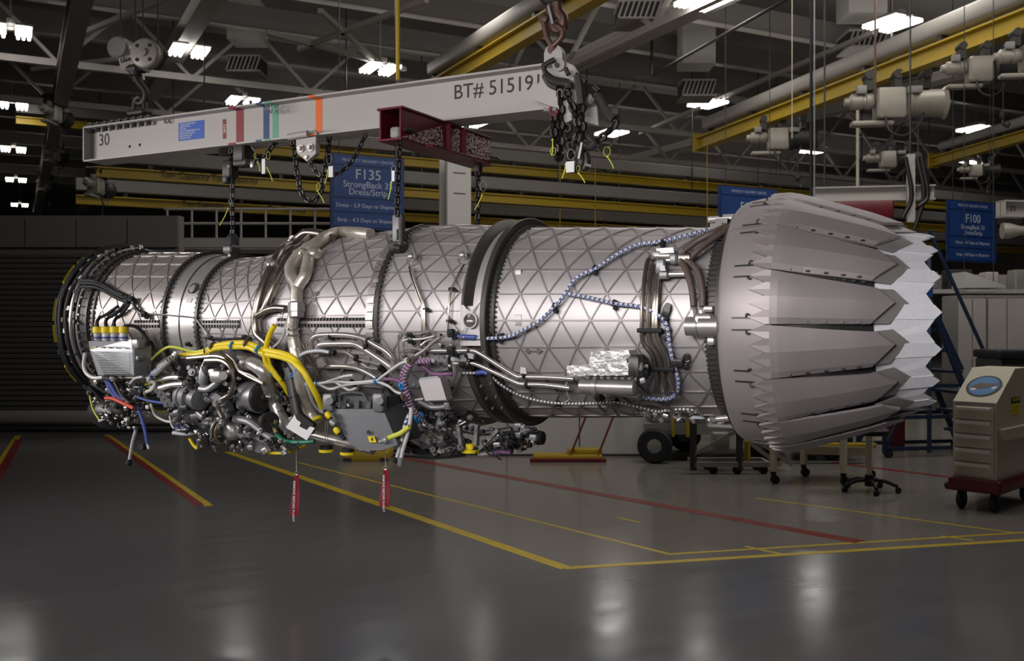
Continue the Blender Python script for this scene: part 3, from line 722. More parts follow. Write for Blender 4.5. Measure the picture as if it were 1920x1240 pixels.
# second lifting beam at the right edge
a = G(1876, 392, 12); 
t = thing('lifting_beam', 'far white lifting beam marked 33 at the right edge', 'beam', a, R(-2 * PHI + 40)); 
MB().ibeam((0, 0, 0), (3, 0, 0), .18, .21, .02, .02).build('beam', 'beam_white', t, 0)
MB().box((.005, 0, 0), (.01, .17, .2)).build('end_plate', 'beam_white', t, 0)
text('lettering', '33', .09, 'black_print', t, axes((.12, -.012, -.04), (1, 0, 0), (0, 0, 1)))
for x in (.7, 1.6): MB().cyl((x, 0, .1), (x, 0, 4.5), .012, n=6).build('hanger_wire', 'hoist_dark', t)
b = MB(); b.turn((-.02, -.05, -.28), (1, -.4, 0), [(0, .03), (.0, .1), (.08, .1), (.2, .06), (.45, .05)], 16); b.build('swivel_arm', 'hoist_grey', t)
MB().tube([(.35, 0, -.1), (.3, 0, -.3), (.42, 0, -.45)], .02, 8, 4).build('hose', 'rubber', t)
# white I beam with red box behind the nozzle top
a = G(1575, 400, 13)
t = thing('lifting_beam', 'far white lifting beam with red crossbeam over the nozzle tail', 'beam', a, R(-PHI - 10))
MB().ibeam((-.35, 0, .25), (1.2, 0, .25), .18, .2, .02, .02).build('beam', 'beam_white', t, 0)
MB().bbox((.28, -.1, .02), (.75, .2, .24), .02).build('crossbeam', 'beam_red', t)
MB().box((.88, -.12, .3), (.1, .06, .9)).build('lug', 'beam_white', t, 0)
for x, z in ((.8, -.1), (.95, -.25), (1.0, .05)): MB().tube([(x, -.18, .7), (x + .08, -.18, .2), (x - .04, -.2, z)], .03, 8, 4).build('chain', 'chain_black', t)
for x in (-.2, .9): MB().cyl((x, 0, .35), (x, 0, 5.0), .012, n=6).build('hanger_wire', 'hoist_dark', t)

# ------------------------------------------------------------------ tool cart
q = FL(1787, 952)
t = thing('tool_cart', 'beige tool cart with five drawers on a red wheeled base', 'tool cart', (q.x, q.y, 0), R(-PHI - 45.5))
w, dp, zb, zt, zk = .335, .8, .255, .87, 1.13
MB().prism([(0, 0, zb), (0, 0, zt), (0, .42, zk), (0, dp, zk), (0, dp, zb)], (w, 0, 0)).build('body', 'cart_beige', t, 0)
MB().bbox((w / 2 + .01, dp / 2, .203), (w + .07, dp + .1, .105), .012).build('base', 'cart_red', t)
zs = np.linspace(zb + .02, zt - .03, 6)
for k in range(5):
    z = (zs[k] + zs[k + 1]) / 2; h = zs[k + 1] - zs[k] - .008
    o = MB().bbox((w / 2, -.008, z), (w - .03, .02, h), .003).build('drawer', 'cart_beige', t)
    MB().prism([(w * .1, -.018, z + h * .2), (w * .1, -.045, z + h * .22), (w * .1, -.048, z + h * .42), (w * .1, -.018, z + h * .44)], (w * .8, 0, 0)).build('handle', 'handle_white', o, 0)
MB().box((w / 2, -.002, zt - .015), (w * .9, .008, .018)).build('name_strip', 'frame_grey', t, 0)
n_ = Vector((0, -(zk - zt), .42)).normalized(); u_ = Vector((0, .42, zk - zt)).normalized(); c_ = Vector((w * .52, .19, zt + (zk - zt) * .19 / .42)) + n_ * .002
def disc(c, rx, ry, m, name, lift, par, rot=0, n=28):
    pts = []
    for k in range(n):
        a = 2 * math.pi * k / n; x, y = rx * math.cos(a), ry * math.sin(a); x, y = x * math.cos(rot) - y * math.sin(rot), x * math.sin(rot) + y * math.cos(rot)
        pts.append(c + Vector((1, 0, 0)) * x + u_ * y + n_ * lift)
    return MB().prism(pts, n_ * .0015).build(name, m, par, 0)
em = disc(c_, .135, .15, 'black_print', 'emblem', 0, t)
disc(c_, .115, .13, mat('emblem_blue', (.02, .17, .42), .5, 0, .05), 'emblem_field', .0016, em)
def wing(pts, m): return MB().prism([c_ + Vector((x, 0, 0)) + u_ * y + n_ * .0033 for x, y in pts], n_ * .0012).build('emblem_bird', m, em, 0)
wing([(-.10, -.02), (-.05, -.045), (.03, -.03), (.105, .03), (.10, .05), (.03, .03), (-.03, .045), (-.06, .02)], mat('emblem_brown', (.09, .035, .02), .5, 0, .05))
wing([(-.095, -.05), (-.06, -.03), (-.04, -.055), (-.07, -.075)], 'white_print'); wing([(.06, -.03), (.09, 0), (.105, -.02), (.08, -.045)], 'white_print')
MB().box((w + .002, .43, .87), (.003, .2, .05)).build('caution_sticker', 'black_print', t, 0)
MB().box((w + .002, .43, .80), (.003, .2, .09)).build('caution_sticker', 'yellow', t, 0)
text('lettering', 'CAUTION', .036, 'yellow', t, axes((w + .0042, .35, .857), (0, 1, 0), (0, 0, 1)))
for k in range(3): MB().box((w + .0042, .38 + k * .045, .80), (.001, .03, .05)).build('sticker_mark', 'floor_yellow', t, 0)
MB().prism([(w, .03, .66), (w, .12, .57), (w, dp, .57), (w, dp, .66)], (.05, 0, 0)).build('side_tray', 'cart_beige', t, 0)
for x, y in ((.06, .02), (w - .03, .05), (.06, dp - .05), (w - .03, dp - .05)):
    o = MB().box((x, y, .145), (.05, .06, .016)).build('caster', 'hoist_dark', t)
    MB().box((x + .03, y, .1), (.006, .05, .09)).build('fork', 'hoist_dark', o); MB().turn((x - .022, y, .077), (1, 0, 0), [(0, .03), (0, .065), (.01, .077), (.034, .077), (.044, .065), (.044, .03)], 20).build('wheel', 'rubber', o)
b = MB(); b.cyl((-.06, .1, .17), (0, .1, .2), .02, n=10); b.ball((-.075, .1, .16), .035, 10); b.build('tow_hitch', 'hoist_dark', t)
t, L = block(1874, 1990, 897, 1.16, .5, 'dark_cabinet', 'black cabinet standing behind the beige tool cart', 'cabinet', 'hoist_dark')
MB().bbox((L / 2, .25, 1.2), (L * 1.04, .54, .08), .015).build('lid', 'rubber', t)
for x in (.27, .73): MB().bbox((L * x, -.012, .6), (L * .42, .02, 1.0), .005).build('door', 'hoist_dark', t)

# ================================================================== the engine
ENG = ething('jet_engine', 'big titanium jet engine hanging from chains under the white beam', 'jet engine')
def sub(o, name, m, mb, kind=None, smooth=35): 
    q = mb.build(name, m, o, smooth)
    if kind: q['kind'] = kind
    return q
def case(name, s0, s1, m, n=120, extra=()):
    ss = sorted(set([s0, s1] + [x for x in PS if s0 < x < s1] + list(np.linspace(s0, s1, 9)) + list(extra)))
    return MB().lathe([(x, prof(x)) for x in ss], n=n).build(name, m, ENG, 60)
def strip(b, pts, w, h):                    # raised rib following the casing: pts = (s, angle)
    P = [CP(s_, prof(s_) + h, a) for s_, a in pts]; Q = [CP(s_, prof(s_) - .002, a) for s_, a in pts]; vs = []; n = len(pts)
    for i in range(n):
        d = (P[min(i + 1, n - 1)] - P[max(i - 1, 0)]).normalized(); nr = CP(0, 1, pts[i][1]); x = d.cross(nr).normalized() * w / 2
        vs += [Q[i] - x * 1.3, P[i] - x, P[i] + x, Q[i] + x * 1.3]
    fs = [(4 * i + j, 4 * i + j + 1, 4 * i + 5 + j, 4 * i + 4 + j) for i in range(n - 1) for j in range(3)]
    b.add(vs, fs)
def isogrid(par, s0, s1, nrow, a0, sref, ds, m, w=.0065, h=.006, lo=-100, hi=125):
    b = MB(); pitch = 360 / nrow
    for k in range(-nrow // 2, nrow // 2):
        a = a0 + k * pitch
        if a < lo or a > hi: continue
        n = max(int((s1 - s0) / .06), 2)
        strip(b, [(s0 + (s1 - s0) * i / n, a) for i in range(n + 1)], w, h)
        off = sref + (ds / 2 if k % 2 else 0); j0 = math.floor((s0 - off) / ds) - 1
        for j in range(j0, j0 + int((s1 - s0) / ds) + 4):
            sa = off + j * ds
            for sg in (-1, 1):
                p0, p1 = (sa, a), (sa + sg * ds / 2, a + pitch); t0, t1 = 0.0, 1.0; d = p1[0] - p0[0]
                ta, tb = (s0 - p0[0]) / d, (s1 - p0[0]) / d
                t0, t1 = max(t0, min(ta, tb)), min(t1, max(ta, tb))
                if t1 - t0 < .05: continue
                strip(b, [(p0[0] + d * (t0 + (t1 - t0) * i / 3), p0[1] + pitch * (t0 + (t1 - t0) * i / 3)) for i in range(4)], w, h)
    return sub(par, 'rib_grid', m, b, 'stuff', 50)
def flange(s_, hgt=.022, wd=.02, n=110, m='dark_metal', bm='dark_metal', lo=-110, hi=130, both=True, bsz=.007, dr=0):
    r = prof(s_) + dr
    f = MB().closed([(s_ - wd / 2, r - .02), (s_ - wd / 2, r + hgt), (s_ + wd / 2, r + hgt), (s_ + wd / 2, r - .02)], n=120).build('flange', m, ENG, 50)
    b = MB()
    for i in range(n):
        a = 360 * i / n - 180
        if a < lo or a > hi: continue
        for sg in ((-1, 1) if both else (1,)):
            p = CP(s_ + sg * wd / 2, r + hgt * .45, a); b.cyl(p, p + Vector((sg * bsz * 1.8, 0, 0)), bsz, n=6)
    sub(f, 'bolts', bm, b, 'stuff'); return f
def split_line(s0, s1, a, par_m='titanium', dr=.004):
    b = MB(); r = lambda x: prof(x) + .004
    b2 = MB(); n = int((s1 - s0) / .0235)
    for k in range(n):
        x = s0 + (k + .5) * (s1 - s0) / n
        for da, sg in ((1.25, 1), (-1.35, -1)):
            b2.box(CP(x, r(x) + .003, a + da * 1.35), (.0125, .024, .018))
    m = 12
    P = [s0 + (s1 - s0) * i / m for i in range(m + 1)]
    vs = []
    for x in P:
        for da, rr in ((-.9, -.004), (-.9, .014), (.9, .014), (.9, -.004)): vs.append(CP(x, prof(x) + rr, a + da))
    b.add(vs, [(4 * i + j, 4 * i + (j + 1) % 4, 4 * i + 4 + (j + 1) % 4, 4 * i + 4 + j) for i in range(m) for j in range(4)] + [(3, 2, 1, 0), tuple(4 * m + j for j in range(4))])
    o = b.build('split_flange', 'titanium_rib', ENG, 40); sub(o, 'bolts', 'dark_metal', b2, 'stuff', 0)

# --- casings
c = case('fan_case', -3.02, -2.30, 'fan_alloy'); isogrid(c, -2.985, -2.33, 24, 9.6, -2.545, .16, 'fan_alloy')
c = case('fan_exit_band', -2.30, -2.04, 'polished_band')
MB().closed([(-2.185, .455), (-2.185, .4655), (-2.179, .4655), (-2.179, .455)], n=110).build('band_seam', 'dark_metal', ENG, 40)
c = case('compressor_case', -2.04, -1.42, 'titanium'); isogrid(c, -2.0, -1.44, 28, 3.5, -1.9, .125, 'titanium_rib', .006, .0055)
c = case('bypass_case', -1.42, -.56, 'titanium'); isogrid(c, -1.40, -.585, 32, 15.2, -.855, .168, 'titanium_rib')
c = case('mixer_case', -.56, .09, 'titanium'); isogrid(c, -.53, -.0, 32, 17.4, -.2, .17, 'titanium_rib')
c = case('augmentor_case', .09, 1.36, 'titanium'); isogrid(c, .165, 1.285, 24, .8, .079, .158, 'titanium_rib', .007, .0065)
flange(-3.0, .024, .03, 100); flange(-2.94, .012, .014, 100, bsz=.005)
flange(-2.305, .02, .022, 90); flange(-2.04, .018, .022, 90)
flange(-.545, .022, .024, 120, bm='steel', bsz=.006); flange(.17, .016, .02, 130, bsz=.006)
flange(1.305, .012, .012, 130, 'titanium', 'dark_metal')
split_line(-2.55, -2.33, -1); split_line(-2.0, -1.66, -1.2); split_line(-1.3, -.58, 0)
# plates clipped along the bypass flange
for k in range(16):
    a = -8 + k * 4.6
    MB().closed([(-.615, prof(-.615) + .002), (-.615, prof(-.615) + .02), (-.562, prof(-.56) + .024), (-.562, prof(-.56) + .002)], a, a + (3.9 if k % 3 else 2.6), 3).build('flange_plate', 'steel', ENG, 30)
# oval port and plate on the band
MB().turn(CP(-2.12, prof(-2.12) - .004, 29), CP(0, 1, 29), [(0, .040), (.008, .040), (.008, .034), (.003, .03)], 24).build('port', 'dark_metal', ENG)
MB().closed([(-2.14, prof(-2.14)), (-2.14, prof(-2.14) + .003), (-2.10, prof(-2.1) + .003), (-2.10, prof(-2.1))], 16, 20, 3).build('data_plate', 'titanium', ENG, 30)

# --- front frame
f = MB().closed([(-3.24, .40), (-3.24, .515), (-3.2, .535), (-3.06, .53), (-3.02, .515), (-3.02, .40)], n=110).build('inlet_ring', 'black_ring', ENG, 40)
MB().turn((-3.25, 0, 0), (-1, 0, 0), [(0, .47), (.02, .46), (.05, .36), (.07, .2), (.075, .01)], 60).build('inlet_cover', 'black_ring', ENG, 60)
MB().tube([CP(-3.10, .553, a) for a in range(-75, 72, 4)], .011, 10, 1).build('ring_tube', 'steel', ENG)
MB().tube([CP(-3.06, .535, a) for a in range(-80, 120, 4)], .009, 8, 1).build('ring_tube', 'cast_grey', ENG)
for s_, r_, off in ((-3.15, .555, 0), (-3.2, .565, 3), (-3.24, .555, -2)):
    MB().tube([CP(s_ + (.012 if i % 2 else 0), r_, a + off) for i, a in enumerate((-78, -58, -36, -14, 12, 36, 60, 84, 106))], .016, 10, 3).build('ring_hose', 'rubber', ENG)
for a0_, a1_, s_ in ((30, 45, -3.28), (48, 54, -3.27), (62, 67, -3.25), (1, 17, -3.285), (-14, -2, -3.285), (-47, -33, -3.28), (80, 84, -3.22)):
    MB().closed([(s_ - .01, .50), (s_ - .005, .545), (s_ + .03, .575), (s_ + .045, .50)], a0_, a1_, 6).build('foam_pad', 'yellow', ENG, 40)
b = MB(); rn = random.Random(3)
for k in range(60):
    a = rn.uniform(-80, 115); p = CP(rn.uniform(-3.25, -3.05), rn.uniform(.535, .565), a); b.box(p, (rn.uniform(.012, .04), rn.uniform(.01, .03), rn.uniform(.012, .03)), Matrix.Rotation(-R(a), 3, 'X'))
sub(f, 'clips', 'dark_metal', b, 'stuff', 0)
b = MB()
for k, a in enumerate((34, 42, 52, 58, 66, 74, 10, -6, -22, 88, 25)):
    p = CP(-3.13 - .02 * (k % 3), .552, a); b.box(p, (.035, .02, .03), Matrix.Rotation(-R(a + 8), 3, 'X'))
sub(f, 'white_tags', 'white_cable', b, 'stuff', 0)
b = MB()
for k in range(26): a = -70 + k * 6.3; p = CP(-3.03, .53, a); b.cyl(p, p + CP(0, .02, a), .007, n=6)
sub(f, 'ring_studs', 'steel', b, 'stuff')

# --- mount ring: two dark flanges with a bright channel floor and a pierced block
r = prof(.08)
MB().closed([(-.006, r - .02), (-.006, r + .038), (.003, r + .048), (.014, r + .049), (.050, r + .006), (.050, r - .02)], 9, 150, 70).build('mount_ring', 'black_ring', ENG, 40)
MB().lathe([(.048, r + .005), (.118, r + .003)], 8, 150, n=70).build('channel_floor', 'titanium', ENG, 60)
MB().closed([(-.006, r - .02), (-.006, r + .040), (.03, r + .040), (.04, r + .008), (.116, r + .006), (.116, r - .02)], -110, -12.4, 50).build('mount_ring', 'black_ring', ENG, 40)
MB().closed([(.116, r - .02), (.116, r + .046), (.146, r + .050), (.150, r + .046), (.150, r - .02)], -120, 150, 110).build('mount_flange', 'black_ring', ENG, 40)
q = [(-.012, -12.4), (-.012, 8.5), (.006, 9.5), (.03, 6.8), (.052, 5.8), (.075, 6.8), (.095, 10.5), (.117, 11.5), (.117, -12.4)]
MB().add([CP(x, r + h_, a) for h_ in (.036, -.01) for x, a in q], [tuple(range(8, -1, -1)), tuple(range(9, 18))] + [(k, (k + 1) % 9, 9 + (k + 1) % 9, 9 + k) for k in range(9)]).build('mount_block', 'titanium', ENG, 20)
p = CP(.055, r + .034, .8)
o = MB().turn(p, (0, -1, 0), [(0, .043), (.008, .043), (.008, .036), (-.01, .034)], 28, False).build('eye_rim', 'steel', ENG)
MB().turn(p + Vector((0, .006, 0)), (0, -1, 0), [(0, .034), (.003, .034)], 28).build('eye_bore', 'dark_metal', ENG)
MB().ball(p + Vector((0, .0, -.004)), .027, 14, (1, .5, .55)).build('eye_ball', 'steel', ENG)
b = MB()
for k in range(5): a = -18 - k * 9; b.cyl(CP(.058, r + .03, a), CP(.058, r + .045, a), .006, n=6); b.cyl(CP(.133, r + .045, a + 3), CP(.133, r + .056, a + 3), .006, n=6)
sub(COL.objects['mount_flange'], 'studs', 'steel', b, 'stuff')

# --- nozzle
MB().lathe([(1.30, .52), (1.36, .52), (1.36, .58), (1.5, .60), (1.62, .615), (1.8, .575), (2.03, .47), (2.1, .40)], n=96).build('nozzle_liner', 'dark_metal', ENG, 40)
b = MB()
for k in range(72):
    a = -100 + k * 3; b.box(CP(1.335, .515, a), (.05, .03, .012), Matrix.Rotation(-R(a), 3, 'X'))
sub(COL.objects['nozzle_liner'], 'seal_teeth', 'black_ring', b, 'stuff', 0)
fair = [(1.375, .560), (1.372, .580), (1.378, .598), (1.395, .610), (1.42, .619), (1.46, .626), (1.5, .630), (1.56, .632), (1.63, .628)]
for a0_, a1_ in ((45.4, 138), (-41, 45), (-130, -41.4), (138.4, 229.6)):
    MB().lathe(fair, a0_, a1_, 40, .012).build('fairing_panel', 'nozzle_coat', ENG, 40)
RF = ([1.5, 1.53, 1.60, 1.65, 1.72, 1.8, 2.0, 2.14, 2.2], [.651, .651, .653, .645, .627, .602, .533, .474, .450])
def rf(s_): return float(np.interp(s_, *RF))
FA = [-11.15, -8.44, -5.63, -2.81, 0, 2.81, 5.63, 8.44, 11.1]
FE = [-11.5, -9.0, -6.0, -3.0, 0, 2.1, 4.0, 5.6, 6.8]
def flap():
    b = MB(); nu = 14; top = []; bot = []
    for i in range(nu + 1):
        u = i / nu; u2 = u
        for j in range(9):
            s0 = 1.605 if j % 2 == 0 else 1.530
            se = 2.132 - abs(FE[j]) * (.0085 if j < 4 else .0105); s_ = s0 + (se - s0) * u2
            if i == 0: s_ = s0
            elif i < nu: s_ = 1.625 + (2.02 - 1.625) * (i - 1) / (nu - 2)
            else: s_ = se
            a = FA[j] + (FE[j] - FA[j]) * max(0, (s_ - 1.6) / .5)
            k = min(max((s_ - 1.6) / .15, 0), 1)
            dr = -.0011 * abs(a) * k - (.006 * k if j == 0 else 0)
            rr = rf(s_) + dr; top.append(CP(s_, rr, a)); bot.append(CP(s_, rr - .014, a))
    n = len(top); vs = top + bot; fs = []
    for i in range(nu):
        for j in range(8):
            q = (i * 9 + j, (i + 1) * 9 + j, (i + 1) * 9 + j + 1, i * 9 + j + 1); fs.append(q); fs.append(tuple(n + x for x in reversed(q)))
    for i in range(nu):
        for j in (0, 8): fs.append((i * 9 + j, i * 9 + 9 + j, n + i * 9 + 9 + j, n + i * 9 + j))
    for j in range(8):
        for i in (0, nu): fs.append((i * 9 + j, i * 9 + j + 1, n + i * 9 + j + 1, n + i * 9 + j))
    return b.add(vs, fs)
def flap_tip():
    pts = [(2.02, -11.0), (2.105, -11.6), (2.188, 0), (2.12, 8.0), (2.03, 7.0), (2.1, 0)]
    o, i_ = [], []
    for s_, a in pts: r_ = rf(s_) - .021 - .0008 * abs(a); o.append(CP(s_, r_, a)); i_.append(CP(s_, r_ - .006, a))
    fs = [(0, 1, 2, 5), (5, 2, 3, 4)]; b = MB()
    return b.add(o + i_, fs + [tuple(6 + x for x in reversed(f_)) for f_ in fs] + [(k, (k + 1) % 5, 6 + (k + 1) % 5, 6 + k) for k in range(4)])
def rivets():
    b = MB()
    for s_ in (1.70, 1.775, 1.85, 1.92, 1.985):
        a = -10.4; p = CP(s_, rf(s_) - .0175, a); b.box(p + CP(0, .0025, a), (.018, .006, .009), Matrix.Rotation(-R(a), 3, 'X'))
    return b
f0 = flap().build('outer_flap', 'nozzle_coat', ENG, 4); sub(f0, 'flap_tip', 'flap_tail', flap_tip(), None, 20); sub(f0, 'rivets', 'dark_metal', rivets(), 'stuff')
b = MB()
for k in range(6): s_ = 1.8 + k * .04; b.box(CP(s_, rf(s_) - .05, 12.2), (.018, .03, .03))
sub(f0, 'hinge_links', 'rubber', b, 'stuff', 0)
for k in range(16):
    o = f0 if k == 0 else dup(f0, ENG)
    o.rotation_euler.x = -R(10.3 + 22.5 * k)
def tailpanel(aw, pts, dr):
    b = MB(); o, i_ = [], []
    for s_, a in pts:
        r_ = .468 - (s_ - 2.0) * .185 + dr; o.append(CP(s_, r_, a)); i_.append(CP(s_, r_ - .006, a))
    n = len(pts); return b.add(o + i_, [tuple(range(n - 1, -1, -1)), tuple(range(n, 2 * n))] + [(k, (k + 1) % n, n + (k + 1) % n, n + k) for k in range(n)])
d1 = tailpanel(4, [(2.0, -4.2), (2.287, -4.4), (2.318, 0), (2.287, 4.4), (2.0, 4.2)], .005).build('divergent_seal', 'ceramic_white', ENG, 20)
d2 = tailpanel(7, [(2.0, -7.2), (2.289, -7.1), (2.255, 0), (2.289, 7.1), (2.0, 7.2)], 0).build('divergent_flap', 'ceramic_white', ENG, 20)
for d_, w_, tip in ((d1, 4.2, 2.29), (d2, 7.0, 2.25)):
    sub(d_, 'liner', 'rubber', tailpanel(w_, [(2.0, -w_), (2.24, -w_), (tip, 0), (2.24, w_), (2.0, w_)], -.012), None, 20)  # added dark sheets: shade inside the white panels put into the colour
for k in range(16):
    o = d1 if k == 0 else dup(d1, ENG); o.rotation_euler.x = -R(5.7 + 22.5 * k); o.location.x = -.07 * (1 - math.cos(R(5.7 + 22.5 * k)))
    o = d2 if k == 0 else dup(d2, ENG); o.rotation_euler.x = -R(16.95 + 22.5 * k); o.location.x = -.07 * (1 - math.cos(R(16.95 + 22.5 * k)))
for k in range(16):
    for da in (2.6, -2.4):
        a = -.95 + 22.5 * k + da
        if k == 0 and da > 0:
            s0_ = MB(); q = [(1.45, .6325), (1.55, .6345)]
            s0_.prism([CP(1.452, .6265, -.35), CP(1.545, .6335, -.4), CP(1.545, .6335, .4), CP(1.452, .6265, .35)], CP(0, .003, 0)); s0_.tube([CP(1.52, .636, .3), CP(1.522, .644, 1.2), CP(1.53, .646, 1.6), CP(1.535, .64, 1.2)], .0035, 6, 3)
            sl = s0_.build('latch_slot', 'dark_metal', ENG, 0)
        else: sl = dup(COL.objects['latch_slot'], ENG)
        sl.rotation_euler.x = -R(a); 
        if da < 0: sl.rotation_euler.x = -R(a); sl.scale.z = -1
# brackets behind the fairing at the top and the bottom
b = MB()
for px, py in ((1340, 412), (1355, 416), (1368, 408), (1345, 425)): b.box(E(px, py, .05), (.06, .05, .03))
b.build('top_bracket', 'dark_metal', ENG)
MB().box(E(1352, 414, .05) + Vector((0, .04, .01)), (.13, .10, .012)).build('top_bracket', 'pump_grey', ENG)
b = MB(); b.bbox(T(1358, 792, -.2), (.16, .1, .05), .01); b.cyl(T(1345, 786, -.3), T(1385, 782, -.3), .018, n=12); b.build('bottom_actuator', 'steel', ENG)

# --- helpers for pipes traced over the casing
def lift(pts, off): return [E(p[0], p[1], p[2] if len(p) > 2 else off) for p in pts]
def pipe(name, m, r_, pts, off=.03, sub_=4, n=10): return MB().tube(lift(pts, off), r_, n, sub_).build(name, m, ENG)
def pipeT(name, m, r_, pts, t=-.5, sub_=4, n=10): return MB().tube([T(p[0], p[1], p[2] if len(p) > 2 else t) for p in pts], r_, n, sub_).build(name, m, ENG)
def clamp(px, py, off=.03, sz=(.05, .03, .035), m='rubber', tilt=0):
    p = E(px, py, off); a = math.atan2(p.z, -p.y); rot = Matrix.Rotation(-a, 3, 'X') @ Matrix.Rotation(tilt, 3, 'Y')
    b = MB().bbox(p, [q * .72 for q in sz], .005, rot); b.cyl(p + rot @ Vector((0, -sz[1] * .36, 0)), p + rot @ Vector((0, -sz[1] * .36 - .008, 0)), .006, n=6); b.bbox(p + rot @ Vector((sz[0] * .3, sz[1] * .2, -sz[2] * .35)), [q * .5 for q in sz], .003, rot)
    return b.build('cable_clamp', m, ENG)
def tie(px, py, off, rr, d2, m='tie_blue', name='cable_tie', w=.011):
    p = E(px, py, off); q = E(px + d2[0], py + d2[1], off); d = (q - p).normalized()
    b = MB(); b.turn(p - d * w / 2, d, [(0, rr * .9), (0, rr), (w, rr), (w, rr * .9)], 14); b.box(p + Vector((0, -rr - .004, 0)), (.012, .012, .012)); return b.build(name, m, ENG)

# --- ducts
main = [(695, 440, .02), (668, 437, .03), (637, 436, .035), (614, 443, .04), (591, 458, .045), (566, 474, .05), (554, 486, .05), (545, 501, .05), (546, 517, .05), (556, 534, .05), (556, 552, .05), (555, 574, .05), (549, 604, .05), (548, 624, .05), (553, 652, .06), (558, 680, .09), (564, 717, .12), (571, 748, .13), (580, 774, .13), (592, 792, .13)]
MB().tube(lift(main[:-2], .05) + [T(581, 774, -.46), T(592, 792, -.46)], .037, 16, 5).build('bleed_duct', 'heat_duct', ENG)
MB().tube(lift([(600, 478, .0), (591, 476, .045), (581, 480, .05), (577, 497, .05), (572, 517, .05), (564, 529, .05), (556, 542, .05)], .05), .036, 16, 5).build('bleed_duct', 'heat_duct', ENG)
for pts, r_, dz in (([(610, 441, .03), (590, 437, .04), (573, 437, .04), (560, 446, .04), (548, 456, .04), (527, 471, .04), (511, 499, .04), (498, 526, .04), (487, 557, .04), (481, 585, .04), (479, 600, .04), (480, 614, .04), (484, 628, .045), (498, 641, .05), (512, 655, .05)], .029, 0),
                    ([(622, 446, .03), (600, 442, .04), (581, 446, .035), (566, 462, .035), (545, 478, .035), (530, 500, .035), (518, 526, .035), (507, 552, .035), (498, 576, .035), (488, 592, .035)], .024, 0)):
    MB().tube(lift(pts, .04), r_, 16, 5).build('air_pipe', 'dark_pipe', ENG)
pipe('air_pipe', 'dark_pipe', .021, [(482, 593), (492, 587), (503, 581), (518, 578), (536, 579)], .04, 5, 14)
for px, py, d in ((551, 453, (6, -5)), (572, 476, (-6, 8)), (513, 497, (4, -7))): tie(px, py, .045, .042, d, 'steel', 'duct_clamp', .014)
p = E(558, 580, .055); MB().turn(E(556, 567, .055), E(556, 594, .055) - E(556, 567, .055), [(0, .042), (.01, .05), (.06, .05), (.062, .045), (.09, .045), (.095, .04)], 8).build('duct_coupling', 'unit_plate', ENG)
for py in (617, 627): tie(549, py, .05, .043, (0, 6), 'steel', 'duct_clamp', .012)
o = MB().turn(T(589, 787, -.46), T(595, 798, -.46) - T(589, 787, -.46), [(0, .045), (.0, .05), (.02, .05), (.02, .04)], 22).build('duct_cap', 'yellow', ENG)
# silver elbow pipe and tail pipe under the engine
MB().tube(lift([(440, 676, .06), (455, 681, .10), (476, 684, .12), (494, 697, .13), (503, 722, .13), (512, 748, .13)], .1) + [T(522, 773, -.42), T(534, 794, -.43), T(549, 808, -.43)], .043, 18, 5).build('exhaust_elbow', 'silver_duct', ENG)
for px, py, d in ((462, 681, (8, 1)), (508, 735, (3, 9)), (514, 752, (3, 9)), (528, 785, (5, 8))): tie(px, py, .127, .047, d, 'steel', 'duct_clamp', .012)
pipeT('drain_duct', 'steel', .035, [(585, 815), (620, 824), (660, 833), (700, 842)], -.42, 5, 16)
# white cap plate with black pad
q = [T(x, y, -.66) for x, y in ((552, 778), (536, 802), (575, 826), (590, 803), (581, 800), (575, 807), (561, 800), (564, 793), (556, 787))]
MB().prism(q, (0, .006, 0)).build('cover_plate', 'white_print', ENG, 0)
q = [T(x, y, -.655) for x, y in ((551, 780), (560, 774), (588, 796), (582, 815), (560, 812))]
MB().prism(q, (0, .03, 0)).build('cover_pad', 'rubber', ENG, 0)

# --- control unit with four capped connectors
def quad_box(pts, t, dep, name, m, smooth=0, tt=None):
    q = [T(x, y, (tt[i] if tt else t)) for i, (x, y) in enumerate(pts)]
    return MB().prism(q, dep).build(name, m, ENG, smooth)
cu = quad_box([(166, 640), (246, 636), (252, 652), (251, 704), (184, 704), (168, 656)], -.66, (.02, .12, 0), 'control_unit', 'unit_silver', 0, [-.62, -.62, -.66, -.64, -.64, -.66])
b = MB(); 
for k in range(14):
    y = 660 + k * 3.1; x0 = 170 + max(0, (y - 656)) * .31
    b.bar(T(x0 + 3, y, -.662), T(243, y - .5, -.662), .006, .004)
sub(cu, 'cooling_fins', 'unit_silver', b, 'stuff', 0)
quad_box([(250, 652), (272, 664), (268, 700), (252, 704)], -.64, (.02, .09, 0), 'unit_side', 'cast_grey', 0, [-.655, -.56, -.55, -.64])
b = MB(); b.bbox(T(259, 645, -.63), (.06, .06, .06), .008); b.bbox(T(260, 672, -.62), (.04, .05, .03), .005); b.build('unit_mount', 'cast_grey', ENG)
for k, (x, m) in enumerate(((177, 'gold'), (191, 'gold'), (203, 'cast_grey'), (215, 'cast_grey'), (228, 'unit_plate'))):
    MB().box(T(x, 651, -.655), (.04, .006, .008)).build('unit_label', m, ENG, 0)
